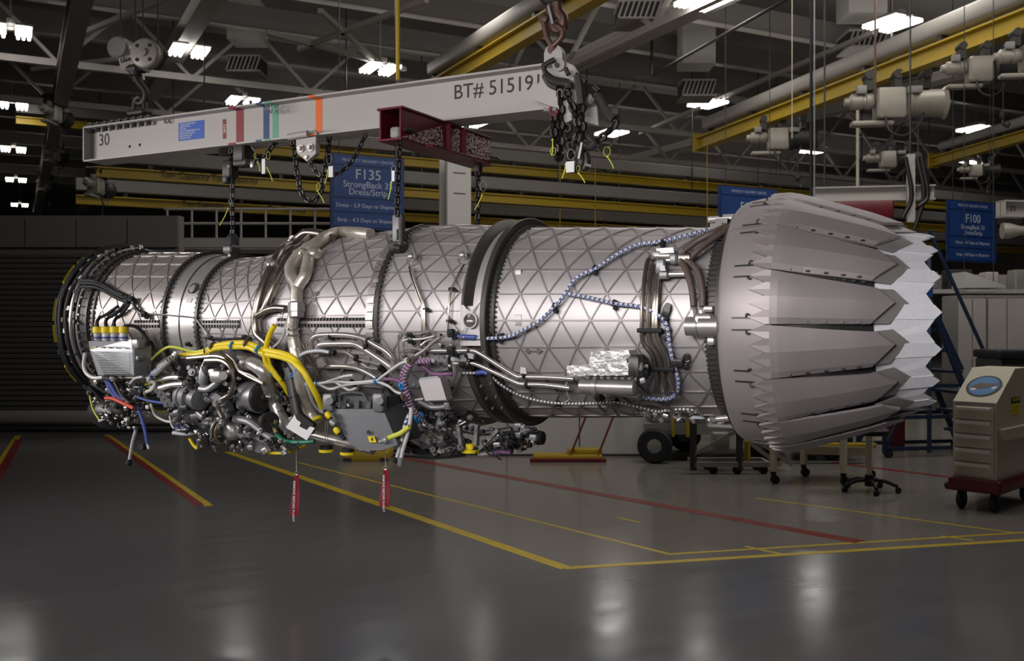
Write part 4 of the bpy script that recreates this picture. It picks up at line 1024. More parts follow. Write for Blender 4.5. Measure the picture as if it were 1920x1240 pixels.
for k, px in enumerate((183, 199, 215, 232)):
    p0, p1 = T(px, 638, -.63), T(px, 614, -.63); d = p1 - p0
    o = MB().turn(p0, d, [(0, .022), (.03, .022), (.03, .025), (.045, .025)], 14).build('connector', 'white_cable' if k % 2 else 'grey_cable', ENG)
    sub(o, 'blue_ring', 'braid_blue', MB().turn(p0 + d * .12, d, [(0, .024), (0, .0265), (.012, .0265), (.012, .024)], 14))
    sub(o, 'yellow_cap', 'yellow', MB().turn(p0 + d.normalized() * .046, d, [(0, .026), (.003, .031), (.038, .031), (.042, .026), (.042, .016)], 16))
    e = [(208, 578), (219, 577), (228, 575), (255, 612)][k]
    pts = [(px, 614, -.63), (px - 1, 604, -.63), (px + 4, 597 - (k < 3) * 1, -.60), ((px + e[0]) / 2 + 4, 590 + k, -.58), (e[0] + 14, e[1] - 4, -.55)] if k < 3 else [(px, 614, -.63), (236, 611, -.63), (252, 612, -.6), (266, 622, -.57), (277, 640, -.55), (276, 668, -.55)]
    MB().tube([T(*q) for q in pts], .011, 8, 5).build('connector_cable', 'rubber', ENG)
# black conduit running from the front ring to the band
for dx, dy in ((0, 0), (2, 7), (-2, -5)): pipe('black_conduit', 'rubber', .012, [(150 + dx, 531 + dy, .08), (176 + dx, 532 + dy, .07), (192 + dx, 538 + dy, .05), (215 + dx, 551 + dy, .04), (234 + dx, 559 + dy, .035)], .04, 5)
pipe('black_conduit', 'dark_metal', .012, [(234, 556), (248, 564), (252, 575), (262, 586), (271, 592)], .03, 4)
pipe('black_conduit', 'rubber', .014, [(240, 560), (236, 572), (228, 580), (214, 588), (204, 592)], .04, 4)
pipe('sense_line', 'steel', .006, [(265, 588), (300, 590), (325, 592), (362, 596), (372, 605), (384, 622), (393, 633), (430, 639), (470, 641)], .02, 3, 8)
for px, py in ((238, 562), (270, 590), (246, 561)): clamp(px, py, .035, (.055, .04, .05))
clamp(395, 634, .03); clamp(458, 632, .03); clamp(352, 645, .03)
pipe('black_conduit', 'rubber', .007, [(384, 634), (420, 636), (470, 634)], .03, 3)

# --- yellow harness and companions
Y = 'yellow'
for off, dy in ((.085, 0), (.105, 7)):
    pipe('yellow_harness', Y, .0175, [(326, 668 + dy * .1), (345, 667), (366, 663 + dy * .4), (386, 658 + dy * .5), (405, 649 + dy * .7), (434, 644 + dy), (463, 644 + dy), (482, 651 + dy), (499, 657 + dy), (528, 663 + dy, off + .02), (547, 670 + dy, off + .05), (557, 679 + dy * .8, off + .075), (570, 698, off + .1), (583, 721, off + .11), (594, 742, off + .11), (604, 764, off + .1)], off, 4, 10)
pipe('yellow_harness', Y, .016, [(498, 657), (500, 646), (504, 632), (509, 620), (515, 611)], .08, 4)
pipe('yellow_harness', Y, .016, [(496, 660), (497, 672), (500, 682), (512, 699), (528, 717), (543, 740), (558, 764)], .11, 4)
pipe('yellow_harness', Y, .009, [(503, 666), (507, 684), (516, 698), (527, 713)], .12, 4, 8)
YG = 'yellow_green'
pipe('green_yellow_cable', YG, .009, [(388, 657), (363, 660), (340, 654), (317, 651), (300, 660), (284, 675), (272, 690), (269, 714), (264, 733), (251, 751)], .10, 4, 8)
pipe('green_yellow_cable', 'white_cable', .012, [(276, 682), (270, 692), (267, 714), (262, 734), (252, 748)], .11, 4, 8)
pipe('green_yellow_cable', YG, .008, [(270, 722), (285, 719), (302, 713), (316, 733), (330, 752), (352, 768)], .13, 4, 8)
pipe('green_yellow_cable', YG, .009, [(270, 730), (274, 750), (289, 768), (302, 772), (322, 774)], .13, 4, 8)
pipe('grey_cable', 'grey_cable', .012, [(330, 676), (346, 681), (361, 676), (384, 662), (405, 655), (440, 652), (463, 653), (482, 661), (496, 668)], .09, 4, 8)
pipe('grey_cable', 'grey_cable', .012, [(540, 676), (552, 694), (562, 708), (573, 720), (593, 720)], .12, 4, 8)
pipe('grey_cable', 'grey_cable', .008, [(511, 653), (525, 640), (533, 624), (537, 606)], .06, 4, 8)
pipe('grey_hose', 'grey_cable', .011, [(575, 720), (581, 736), (588, 756), (600, 770), (612, 774)], .14, 4, 8)
for px, py, d, rr in ((438, 649, (8, 0), .03), (486, 656, (7, 3), .03), (556, 700, (6, 8), .04), (562, 694, (6, 8), .03), (515, 701, (5, 7), .022), (268, 727, (-1, 7), .026), (593, 720, (8, 0), .02), (707, 715, (8, -1), .022)): tie(px, py, .10, rr, d, 'tie_blue')
for px, py, d in ((401, 651, (7, -3)), (465, 646, (7, 1)), (530, 666, (7, 2)), (531, 720, (5, 7))): tie(px, py, .09, .032, d, 'brown_hose', 'sleeve_band', .016)

# --- left lower harness, corrugated sleeves, loose leads
MB().ridged([T(*q) for q in ((298, 690, -.6), (312, 679, -.6), (324, 672, -.58), (332, 664, -.55))], .024, .016, .16, 12).build('corrugated_sleeve', 'steel', ENG, 20)
MB().ridged([T(*q) for q in ((287, 702, -.63), (300, 692, -.63), (316, 678, -.6))], .018, .014, .2, 12).build('corrugated_sleeve', 'white_cable', ENG, 20)
pipeT('blue_sleeve', 'braid_blue', .018, [(283, 706), (292, 697), (299, 692)], -.63)
pipeT('grey_cable', 'white_cable', .012, [(283, 706, -.63), (278, 714, -.62), (290, 718, -.6), (286, 730, -.6), (275, 735, -.58)], -.6)
pipeT('white_hose', 'white_cable', .012, [(160, 662), (157, 684), (162, 700), (176, 709), (193, 708)], -.64)
pipeT('grey_cable', 'grey_cable', .010, [(268, 707), (254, 710), (244, 720)], -.62)
for x0 in (0, 6): pipeT('blue_cable', 'braid_blue', .012, [(199 + x0 / 2, 713), (205 + x0, 728), (214 + x0, 742), (226 + x0, 752)], -.6)
pipeT('brown_cable', 'brown_hose', .009, [(213, 713), (220, 728), (230, 745), (243, 756)], -.6)
for px in (199, 213): MB().turn(T(px, 715, -.6), (0, 0, 1), [(0, .018), (.012, .018), (.012, .028), (.03, .028), (.034, .015)], 14).build('hose_nut', 'unit_silver', ENG)
pipeT('red_hose', 'red_hose', .013, [(198, 747), (212, 748), (228, 755), (251, 766)], -.62)
pipeT('blue_cable', 'braid_blue', .009, [(258, 745), (280, 752), (312, 757)], -.56); pipeT('blue_cable', 'braid_blue', .012, [(258, 762), (266, 785), (272, 808), (277, 836)], -.55)
MB().cyl(T(264, 838, -.56), T(272, 838, -.52), .02, n=14).build('lead_plug', 'rubber', ENG); MB().cyl(T(277, 834, -.55), T(279, 842, -.55), .012, n=12).build('lead_plug', 'steel', ENG)
MB().ridged([T(*q) for q in ((255, 806, -.5), (249, 828, -.5), (245, 850, -.5), (243, 862, -.5))], .011, .012, .14, 10).build('hanging_lead', 'grey_cable', ENG, 20)
MB().turn(T(243, 862, -.5), (-.3, 0, -1), [(0, .012), (.01, .02), (.035, .022), (.04, .01)], 12).build('lead_plug', 'rubber', ENG)
pipeT('white_tube', 'white_cable', .008, [(283, 757), (290, 778), (308, 789), (322, 792)], -.5); pipeT('white_tube', 'white_cable', .006, [(318, 780), (322, 798), (332, 806), (354, 805)], -.5)
pipeT('thin_tube', 'yellow_green', .006, [(168, 735, -.5), (170, 752, -.5), (176, 771, -.5), (187, 789, -.5)], -.5); pipeT('thin_tube', 'white_cable', .009, [(186, 790), (196, 786)], -.5)
for a_, b_ in (((158, 722), (196, 760)), ((166, 725), (215, 770)), ((172, 720), (232, 748))): pipeT('black_conduit', 'rubber', .014, [(a_[0], a_[1], -.5), ((a_[0] + b_[0]) / 2, (a_[1] + b_[1]) / 2 + 3, -.47), (b_[0], b_[1], -.45)], -.5)

def clutter(n, poly, tr, seed, mats, sz=(.008, .024), name='fittings'):
    rn = random.Random(seed); xs = [p[0] for p in poly]; ys = [p[1] for p in poly]; B = {m: MB() for m in mats}
    def inside(x, y):
        c = False; j = len(poly) - 1
        for i in range(len(poly)):
            (xi, yi), (xj, yj) = poly[i], poly[j]
            if (yi > y) != (yj > y) and x < (xj - xi) * (y - yi) / (yj - yi) + xi: c = not c
            j = i
        return c
    k = 0
    while k < n:
        x, y = rn.uniform(min(xs), max(xs)), rn.uniform(min(ys), max(ys))
        if not inside(x, y): continue
        k += 1; m = rn.choice(mats); b = B[m]; c = T(x, y, rn.uniform(*tr)); s_ = rn.uniform(*sz)
        d = Vector((rn.choice((1, -1, .3, 0)), rn.uniform(-1, .2), rn.uniform(-.6, .6))).normalized(); q = rn.random()
        if q < .45: b.turn(c - d * s_, d, [(0, s_ * .5), (s_ * .6, s_ * .5), (s_ * .6, s_ * .8), (s_ * 1.3, s_ * .8), (s_ * 1.3, s_ * .45), (s_ * 2, s_ * .4)], 8)
        elif q < .7: b.bbox(c, (s_ * 2, s_ * 1.4, s_ * rn.uniform(1, 2)), s_ * .2, Matrix.Rotation(rn.uniform(-.6, .6), 3, 'Y'))
        elif q < .85: b.cyl(c, c + d * s_ * 1.2, s_ * .8, n=6)
        else:
            e = Vector((rn.uniform(-1, 1), rn.uniform(-.3, .3), rn.uniform(-1, 1))) * s_ * 4; b.tube([c, c + e * .5 + Vector((0, -s_, 0)), c + e], s_ * .22, 6, 4)
    for m, b in B.items():
        if b.v: b.build(name, m, ENG)['kind'] = 'stuff'
DK = ['dark_metal', 'dark_metal', 'pump_grey', 'cast_grey', 'steel']
# --- lower left cluster
MB().ball(T(212, 772, -.36), .16, 20, (1.25, .9, .75)).build('front_manifold', 'dark_metal', ENG)
clutter(110, [(160, 735), (250, 725), (285, 770), (262, 806), (225, 806), (185, 780)], (-.55, -.45), 5, DK + ['white_cable'], (.007, .018))
clutter(40, [(170, 715), (270, 708), (290, 740), (240, 745), (190, 735)], (-.58, -.5), 8, ['dark_metal', 'rubber', 'steel'], (.008, .02))

# --- accessory gearbox
MB().closed([(-2.25, .40), (-2.25, .52), (-2.1, .60), (-1.55, .62), (-1.35, .56), (-1.3, .42)], -120, -22, 36).build('gearbox_housing', 'dark_metal', ENG, 30)
b = MB(); b.ball(T(430, 790, -.3), .26, 22, (1.5, .8, .62)); b.ball(T(500, 800, -.25), .2, 20, (1.2, .8, .6)); b.build('gearbox_sump', 'dark_metal', ENG)
MB().turn(T(449, 741, -.50), (1, -.06, -.04), [(0, .03), (.012, .062), (.04, .084), (.075, .092), (.155, .093), (.158, .098), (.178, .098), (.18, .09)], 36).build('starter_canister', 'cast_grey', ENG)
p = T(449, 741, -.50) + Vector((1, -.06, -.04)).normalized() * .178
o = MB().turn(p, (1, -.06, -.04), [(0, .09), (.012, .088), (.02, .07), (.022, .02), (.04, .018), (.045, .008)], 30).build('canister_cover', 'dark_metal', ENG)
MB().turn(T(343, 742, -.52), (1, -.25, -.08), [(0, .045), (.0, .075), (.05, .08), (.05, .09), (.065, .09), (.065, .082), (.12, .082), (.12, .092), (.14, .092), (.14, .07), (.21, .066), (.22, .03)], 30).build('fuel_pump', 'cast_grey', ENG)
MB().turn(T(381, 728, -.58), (.06, 0, 1), [(0, .028), (.02, .034), (.1, .034), (.12, .026), (.135, .026), (.14, .012)], 22).build('oil_filter', 'cast_grey', ENG)
b = MB(); b.bbox(T(410, 706, -.62), (.10, .07, .07), .012); b.cyl(T(418, 705, -.65), T(418, 705, -.7), .026, n=14); b.bbox(T(402, 699, -.62), (.06, .06, .05), .01); b.cyl(T(424, 700, -.62), T(434, 703, -.62), .018, n=12); b.build('valve_block', 'unit_plate', ENG)
pipeT('valve_arm', 'cast_grey', .022, [(376, 729), (390, 730), (403, 722), (412, 713)], -.62)
pipeT('curved_bracket', 'dark_pipe', .016, [(386, 676), (413, 676), (430, 686), (436, 702), (438, 722), (432, 740), (414, 752), (410, 768), (417, 784)], -.63, 5)
MB().prism([T(x, y, -.60) for x, y in ((392, 740), (404, 736), (424, 752), (428, 770), (414, 790), (402, 772))], (0, .05, 0)).build('bracket_arm', 'pump_grey', ENG, 0)
pipeT('dark_pipe', 'dark_pipe', .013, [(352, 672), (405, 668), (425, 675), (440, 690), (462, 704), (495, 720)], -.6)
pipeT('thin_line', 'steel', .006, [(425, 664), (438, 676), (448, 694), (470, 704), (493, 718)], -.64)
pipeT('return_pipe', 'cast_grey', .024, [(440, 786), (455, 788), (470, 793), (490, 808), (514, 826)], -.55)
pipeT('return_pipe', 'pump_grey', .03, [(470, 800), (478, 815), (496, 826), (515, 832)], -.45)
MB().ring(T(418, 806, -.5), (1, -.2, -.2), .085, .009, 30, 8).build('clamp_ring', 'unit_plate', ENG); MB().ring(T(424, 808, -.5), (1, -.2, -.2), .078, .008, 30, 8).build('clamp_ring', 'gold', ENG)
MB().ball(T(436, 808, -.5), .075, 18, (.9, .6, .8)).build('foil_wrap', 'foil', ENG); MB().ball(T(456, 812, -.5), .05, 14, (1.1, .6, .7)).build('foil_wrap', 'foil', ENG)
MB().prism([T(x, y, -.42) for x, y in ((450, 823), (505, 824), (508, 846), (484, 850), (462, 838))], (0, .1, 0)).build('drain_fairing', 'pump_grey', ENG, 0)
MB().turn(T(498, 790, -.55), (1, -.4, 0), [(0, .05), (.04, .05), (.04, .06), (.06, .06), (.06, .03)], 20).build('fuel_pump', 'dark_metal', ENG)
for k in range(4): MB().turn(T(312 + k * 6, 733 + k * 9, -.56), (-1, -.3, .1), [(0, .03), (.02, .03), (.02, .02), (.05, .02), (.05, .026), (.075, .026)], 6).build('electrical_plug', 'cast_grey' if k % 2 else 'unit_plate', ENG)
MB().cyl(T(322, 775, -.56), T(338, 773, -.56), .022, n=14).build('electrical_plug', 'unit_silver', ENG); MB().cyl(T(318, 757, -.56), T(333, 757, -.56), .02, n=14).build('electrical_plug', 'unit_plate', ENG)
for k in range(3):
    o = MB().cyl(T(331 + k * 11, 803, -.44), T(331 + k * 11, 803, -.5), .018, n=16).build('blue_port', 'braid_blue', ENG); sub(o, 'port_core', 'unit_silver', MB().cyl(T(331 + k * 11, 803, -.49), T(331 + k * 11, 803, -.51), .009, n=12))
pipeT('manifold_tube', 'grey_cable', .014, [(325, 812), (350, 814), (372, 810)], -.45)
pipeT('yellow_cable', 'yellow', .01, [(355, 822), (362, 834), (370, 842)], -.4); pipeT('yellow_cable', 'yellow', .010, [(505, 850), (530, 850), (550, 845), (568, 838), (576, 828)], -.4)
pipeT('green_hose', 'green_hose', .014, [(520, 792), (516, 806), (522, 818), (536, 828), (560, 830), (590, 828)], -.55); pipeT('gold_hose', 'gold', .012, [(518, 788), (514, 800), (517, 812)], -.57)
clutter(190, [(305, 690), (390, 665), (440, 690), (440, 740), (520, 800), (575, 825), (560, 845), (430, 848), (350, 826), (320, 790)], (-.62, -.42), 11, DK + ['pump_grey', 'cast_grey'], (.009, .026))
clutter(60, [(345, 790), (510, 800), (520, 846), (420, 850), (360, 835)], (-.5, -.35), 12, ['dark_metal', 'steel', 'pump_grey'], (.008, .02))
clutter(70, [(330, 690), (440, 686), (452, 720), (450, 800), (400, 800), (345, 780)], (-.62, -.55), 61, ['pump_grey', 'dark_metal', 'cast_grey', 'dark_metal'], (.012, .032))
clutter(40, [(500, 700), (545, 690), (560, 790), (545, 800), (520, 770)], (-.5, -.42), 62, ['dark_metal', 'steel', 'pump_grey'], (.008, .02))
pipeT('oil_pipe', 'steel', .02, [(300, 728), (322, 722), (345, 720)], -.6); pipeT('oil_pipe', 'steel', .018, [(300, 712), (322, 708), (345, 708)], -.58)
for pts in ([(545, 650), (543, 690), (548, 730), (558, 790)], [(560, 680), (556, 720), (562, 780)]): pipeT('dark_hose', 'rubber', .03, pts, -.48)
MB().turn(T(541, 690, -.56), (.25, 0, -1), [(0, .03), (.05, .032), (.05, .037), (.07, .037), (.07, .033), (.16, .034), (.16, .038), (.175, .038), (.175, .03), (.3, .03)], 18).build('dark_hose', 'dark_metal', ENG)

# --- centre piping
for pts, r_ in (([(583, 660), (584, 640), (594, 630), (614, 628), (640, 628), (662, 630), (684, 636), (705, 648), (722, 658), (735, 672), (742, 690)], .015),
                ([(594, 668), (597, 652), (606, 646), (635, 645), (662, 645), (677, 651), (700, 666), (728, 686), (738, 700)], .019),
                ([(598, 686), (620, 687), (655, 688), (682, 696), (709, 712)], .014)): pipe('oil_pipe', 'steel', r_, pts, .055, 4, 12)
pipe('sense_line', 'steel', .007, [(628, 661), (648, 661), (666, 672), (690, 678), (713, 684)], .05, 3, 8); pipe('sense_line', 'steel', .006, [(640, 695), (668, 678), (690, 690), (715, 692)], .04, 3, 8)
pipe('sense_line', 'dark_pipe', .012, [(572, 645), (578, 670), (588, 686), (600, 712)], .06, 3, 8)
pipe('grey_hose', 'grey_cable', .011, [(558, 672), (572, 662), (597, 658), (618, 661)], .09, 4)
MB().cyl(E(616, 661, .08), E(628, 662, .08), .017, n=12).build('hose_end', 'rubber', ENG)
MB().turn(E(609, 676, .045), CP(0, 1, -18), [(0, .02), (.02, .02), (.02, .03), (.04, .03)], 8).build('boss', 'unit_plate', ENG)
for px, py in ((620, 631), (686, 652), (668, 672), (660, 718), (713, 690), (690, 640)): clamp(px, py, .055, (.035, .04, .05))
for pts in ([(593, 720), (626, 716), (660, 718), (707, 714)], [(597, 722), (626, 712), (645, 706), (662, 704)], [(628, 716), (640, 724), (655, 732), (668, 728)], [(707, 714), (728, 698), (751, 682), (771, 676)], [(707, 716), (728, 724), (742, 735), (758, 740)], [(600, 722), (620, 730), (650, 722), (705, 716)]): pipe('white_cable', 'white_cable', .008, pts, .11, 4, 8)
for i, pts in enumerate(([(812, 676), (796, 675), (773, 677), (760, 690), (754, 703), (756, 722), (762, 743), (767, 760), (775, 773), (789, 787), (809, 801), (827, 817), (841, 832), (856, 848)], [(808, 678), (778, 680), (766, 690), (759, 706), (760, 724), (767, 744), (772, 760), (781, 775), (800, 797), (820, 814)])):
    pipe('purple_harness', 'purple', .012, pts, .12 + .015 * i, 4, 8)
    MB().helix(lift(pts, .12 + .015 * i), .0115, .0022, .022, i, 1, 5, 8).build('lacing', 'white_cable', ENG)
pipe('purple_harness', 'purple', .010, [(720, 711), (740, 712), (752, 717)], .12, 4); pipe('purple_harness', 'purple', .010, [(777, 679), (794, 688), (809, 700), (828, 702), (848, 701)], .10, 4)
MB().ridged(lift([(796, 676), (806, 676), (816, 677)], .12), .012, .01, .2).build('corrugated_sleeve', 'white_cable', ENG, 20)
pipe('purple_harness', 'purple', .009, [(770, 806), (784, 812), (800, 808), (808, 798)], .08, 4); pipe('purple_harness', 'purple', .009, [(768, 812), (784, 828), (806, 836), (826, 834)], .06, 4)
pipe('oil_pipe', 'cast_grey', .014, [(775, 835), (795, 843), (814, 842), (828, 834)], .06, 4)
for px, py, rr in ((756, 722, .028), (786, 783, .028)): tie(px, py, .125, rr, (3, 8), 'tie_blue', 'cable_tie', .03)
for px, py in ((774, 675), (762, 742)): tie(px, py, .125, .034, (2, 8), 'brown_hose', 'sleeve_band', .02)
# loose hanging leads at the centre
MB().helix([T(*q) for q in ((768, 778, -.62), (760, 795, -.62), (752, 830, -.6), (744, 858, -.6))], .009, .004, .03, 0, 1, 5, 9).build('lacing', 'braid_blue', ENG)
pipeT('hanging_lead', 'white_cable', .010, [(768, 776), (760, 795), (752, 830), (744, 858)], -.61); pipeT('hanging_lead', 'white_cable', .011, [(771, 765), (770, 785), (764, 815), (756, 842), (752, 860)], -.63)
MB().turn(T(743, 857, -.61), (-.4, 0, -1), [(0, .012), (.005, .02), (.03, .02), (.03, .01)], 12).build('lead_plug', 'rubber', ENG); MB().turn(T(752, 858, -.63), (-.1, 0, -1), [(0, .012), (.005, .018), (.04, .018), (.05, .012)], 12).build('lead_plug', 'cast_grey', ENG)
MB().turn(T(711, 829, -.66), (1, 0, .25), [(0, .008), (.03, .012), (.04, .02), (.06, .02), (.06, .014)], 12).build('lead_plug', 'unit_silver', ENG)
pipeT('hanging_lead', 'yellow_green', .014, [(722, 824), (738, 818), (752, 812), (768, 800)], -.65)

# --- dark electronics box
q = [(614, 767), (718, 767), (746, 834), (716, 845), (674, 845), (648, 826)]
eb = quad_box(q, -.64, (0, .24, .02), 'electronics_box', 'box_grey', 0, [-.62, -.62, -.66, -.667, -.667, -.655])
quad_box([(612, 742), (724, 744), (722, 768), (612, 767)], -.58, (0, .14, 0), 'box_top', 'box_grey', 0)
MB().tube([T(638, 756, -.60), T(640, 738, -.6), T(680, 738, -.6), T(688, 756, -.6)], .009, 8, 2).build('box_handle', 'box_grey', ENG)
for px in (618, 712):
    b = MB(); b.bbox(T(px, 755, -.62), (.07, .05, .10), .008); b.cyl(T(px, 752, -.64), T(px, 752, -.68), .02, n=12); b.build('box_latch', 'pump_grey', ENG)
for px in (644, 668, 690): MB().prism([T(px - 5, 752, -.60), T(px + 5, 752, -.6), T(px + 4, 766, -.62), T(px - 4, 766, -.62)], (0, .02, 0)).build('box_lug', 'box_grey', ENG, 0)
clutter(14, [(615, 745), (720, 745), (720, 764), (615, 764)], (-.62, -.6), 21, ['dark_metal', 'pump_grey', 'cast_grey'], (.006, .014))
qz = [T(x, y, -.668) for x, y in ((689, 819), (701, 818), (706, 830), (693, 830))]
o = MB().prism(qz, (0, .004, 0)).build('warning_sticker', 'yellow', ENG, 0)
text('lettering', '⚡', .03, 'black_print', o, axes(T(695, 828, -.672), (1, 0, 0), (0, 0, 1))) if False else sub(o, 'sticker_mark', 'black_print', MB().prism([T(x, y, -.6695) for x, y in ((697, 820), (699, 820), (698, 824), (701, 824), (696, 829), (697, 825), (695, 825))], (0, .002, 0)), None, 0)
MB().prism([T(x, y, -.662) for x, y in ((688, 808), (692, 807), (693, 815), (687, 813))], (0, .004, 0)).build('box_mark', 'dark_metal', ENG, 0)
for (xa, ya), (xb, yb), m in (((612, 774), (618, 782), 'yellow'), ((620, 789), (628, 797), 'unit_silver'), ((628, 803), (637, 815), 'yellow')): MB().turn(T(xa, ya, -.67), T(xb, yb, -.67) - T(xa, ya, -.67), [(0, .012), (.01, .018), (.03, .018), (.04, .012)], 10).build('side_plug', m, ENG)
pipeT('side_cable', 'rubber', .011, [(608, 770), (616, 780), (626, 795), (638, 815), (646, 824)], -.66)
for px, py in ((612, 846), (652, 851)):
    o = MB().turn(T(px, py + 3, -.45), (0, 0, 1), [(0, .03), (.004, .045), (.018, .045), (.022, .03)], 20).build('yellow_cap', 'yellow', ENG); sub(o, 'cap_neck', 'rubber', MB().cyl(T(px, py, -.45), T(px, py - 10, -.45), .038, n=16))
for px in (611, 615): pipeT('cap_lanyard', 'steel', .002, [(px, 790), (px - 1, 815), (px, 836)], -.5, 2, 5)

# --- small silver box and bracketry at the centre right
sb = quad_box([(785, 714), (825, 709), (837, 750), (797, 752)], -.69, (0, .07, .0), 'sensor_box', 'titanium', 0)
quad_box([(787, 709), (819, 705), (825, 710), (785, 715)], -.66, (0, .05, 0), 'sensor_lid', 'unit_silver', 0)
pipe('oil_pipe', 'cast_grey', .015, [(785, 752), (800, 760), (812, 764), (832, 763), (842, 758)], .13, 4); MB().bbox(E(841, 761, .13), (.04, .04, .04), .006).build('pipe_end', 'unit_plate', ENG)
pipe('oil_pipe', 'steel', .009, [(779, 750), (795, 748)], .13, 3)
pipe('support_post', 'dark_pipe', .01, [(798, 684), (799, 710)], .09, 2); pipe('oil_pipe', 'steel', .013, [(852, 685), (853, 700), (846, 720), (841, 734)], .09, 4)
MB().bbox(E(846, 734, .08), (.05, .04, .05), .008).build('pipe_end', 'cast_grey', ENG)
# double line and thin line on the mixer case
for dx, m in ((0, 'steel'), (-4, 'dark_pipe')): pipe('sense_line', m, .008, [(772 + dx, 500), (776 + dx, 520), (783 + dx, 540), (790 + dx, 558), (795 + dx, 572), (796 + dx, 600), (796 + dx, 640), (797 + dx, 686)], .025, 3, 8)
for (px, py) in ((777, 489), (873, 487)):
    b = MB(); p = E(px, py, .0); a = math.degrees(math.atan2(p.z, -p.y)); b.turn(p, CP(0, 1, a), [(0, .045), (.012, .045), (.012, .03), (.02, .03)], 16); b.ball(p + CP(0, .035, a), .024, 12); b.cyl(p + CP(-.02, .03, a), p + CP(.03, .035, a), .012, n=10); b.build('fitting_boss', 'unit_plate', ENG)
pipe('sense_line', 'dark_pipe', .006, [(870, 496), (858, 518), (847, 540), (843, 562), (841, 590), (839, 628)], .025, 3, 8)
for px, py in ((847, 542), (843, 602), (797, 580)): clamp(px, py, .02, (.06, .02, .025), 'rubber')
for pts in ([(747, 672), (747, 632), (752, 626), (790, 624), (806, 620), (815, 630)], [(757, 668), (756, 644), (762, 637), (790, 636), (815, 630)], [(757, 654), (775, 654), (800, 658)], [(790, 648), (800, 640), (812, 636)], [(837, 656), (846, 650), (852, 638)], [(838, 684), (838, 672), (843, 664)], [(805, 690), (820, 694), (830, 690)]): pipe('sense_line', 'steel', .0065, pts, .05, 3, 8)
MB().ridged(lift([(779, 668), (797, 656), (812, 642), (826, 633)], .08), .011, .012, .18).build('corrugated_sleeve', 'unit_plate', ENG, 20)
clamp(768, 628, .05); clamp(770, 640, .05); clamp(846, 625, .06, (.05, .05, .06)); clamp(846, 658, .07, (.06, .05, .06)); clamp(866, 684, .07); clamp(876, 666, .08)
quad_box([(845, 660), (873, 658), (876, 684), (848, 686)], -.57, (0, .03, 0), 'clamp_plate', 'pump_grey', 0); quad_box([(803, 664), (838, 658), (840, 694), (806, 700)], -.56, (0, .03, 0), 'clamp_plate', 'pump_grey', 0)
quad_box([(876, 662), (888, 664), (887, 674), (878, 672)], -.66, (0, .02, 0), 'tag_plate', 'unit_silver', 0)
for pts in ([(805, 658), (844, 658), (884, 658), (899, 663), (932, 684), (966, 705), (982, 707), (1030, 708), (1076, 711)], [(852, 682), (875, 682), (892, 683), (930, 700), (968, 718), (985, 721), (1020, 722), (1068, 728)]): pipe('fuel_pipe', 'steel', .0125, pts, .055, 4, 12)
for px, py in ((983, 704), (988, 722), (880, 660), (882, 684)): clamp(px, py, .055, (.03, .04, .045))
quad_box([(976, 688), (986, 690), (987, 702), (975, 700)], -.55, (0, .012, 0), 'clamp_plate', 'titanium', 0)
clutter(60, [(750, 620), (880, 620), (885, 700), (850, 740), (780, 735), (750, 690)], (-.62, -.55), 31, DK, (.006, .015))
clutter(200, [(745, 740), (790, 745), (860, 770), (900, 790), (1010, 800), (1010, 830), (960, 850), (880, 850), (760, 850), (735, 800)], (-.5, -.25), 33, DK + ['dark_metal', 'rubber'], (.008, .024))
for pts, r_ in (([(826, 812), (858, 836), (880, 842)], .02), ([(760, 830), (800, 848), (900, 848), (960, 845)], .018), ([(740, 850), (820, 855), (900, 846)], .02), ([(833, 790), (850, 822), (872, 842), (895, 842)], .012), ([(850, 800), (900, 812), (960, 806)], .016)): pipeT('dark_pipe', 'dark_metal', r_, pts, -.35)
for xa, ya, xb, yb in ((860, 796, 866, 836), (895, 796, 893, 836), (826, 780, 822, 806), (935, 806, 900, 842)): MB().bar(T(xa, ya, -.38), T(xb, yb, -.38), .03, .02).build('strut', 'cast_grey', ENG, 0)
MB().closed([(-.65, .50), (-.65, .62), (-.3, .64), (-.14, .60), (-.1, .50)], -118, -60, 30).build('rear_gearbox', 'dark_metal', ENG, 30)
quad_box([(928, 824), (953, 820), (966, 842), (930, 844)], -.35, (0, .12, 0), 'rear_box', 'rubber', 0)
clutter(70, [(925, 812), (1010, 806), (1012, 826), (975, 848), (940, 842)], (-.3, -.15), 41, ['gold', 'unit_plate', 'cast_grey', 'dark_metal'], (.01, .022))
MB().turn(T(1003, 821, -.3), (1, 0, 0), [(0, .03), (.02, .04), (.05, .035), (.05, .015)], 14).build('rear_plug', 'rubber', ENG)
o = MB().turn(T(882, 850, -.4), (0, 0, 1), [(0, .035), (.004, .05), (.02, .05), (.022, .026), (.05, .026), (.052, .015)], 20).build('yellow_cap', 'yellow', ENG)
MB().ridged([T(*q) for q in ((876, 852, -.38), (900, 853, -.38), (922, 850, -.38))], .014, .012, .2).build('corrugated_sleeve', 'unit_plate', ENG, 20); pipeT('purple_harness', 'purple', .012, [(922, 850), (945, 848), (958, 849)], -.38); pipeT('blue_cable', 'braid_blue', .012, [(922, 845), (932, 852)], -.38)

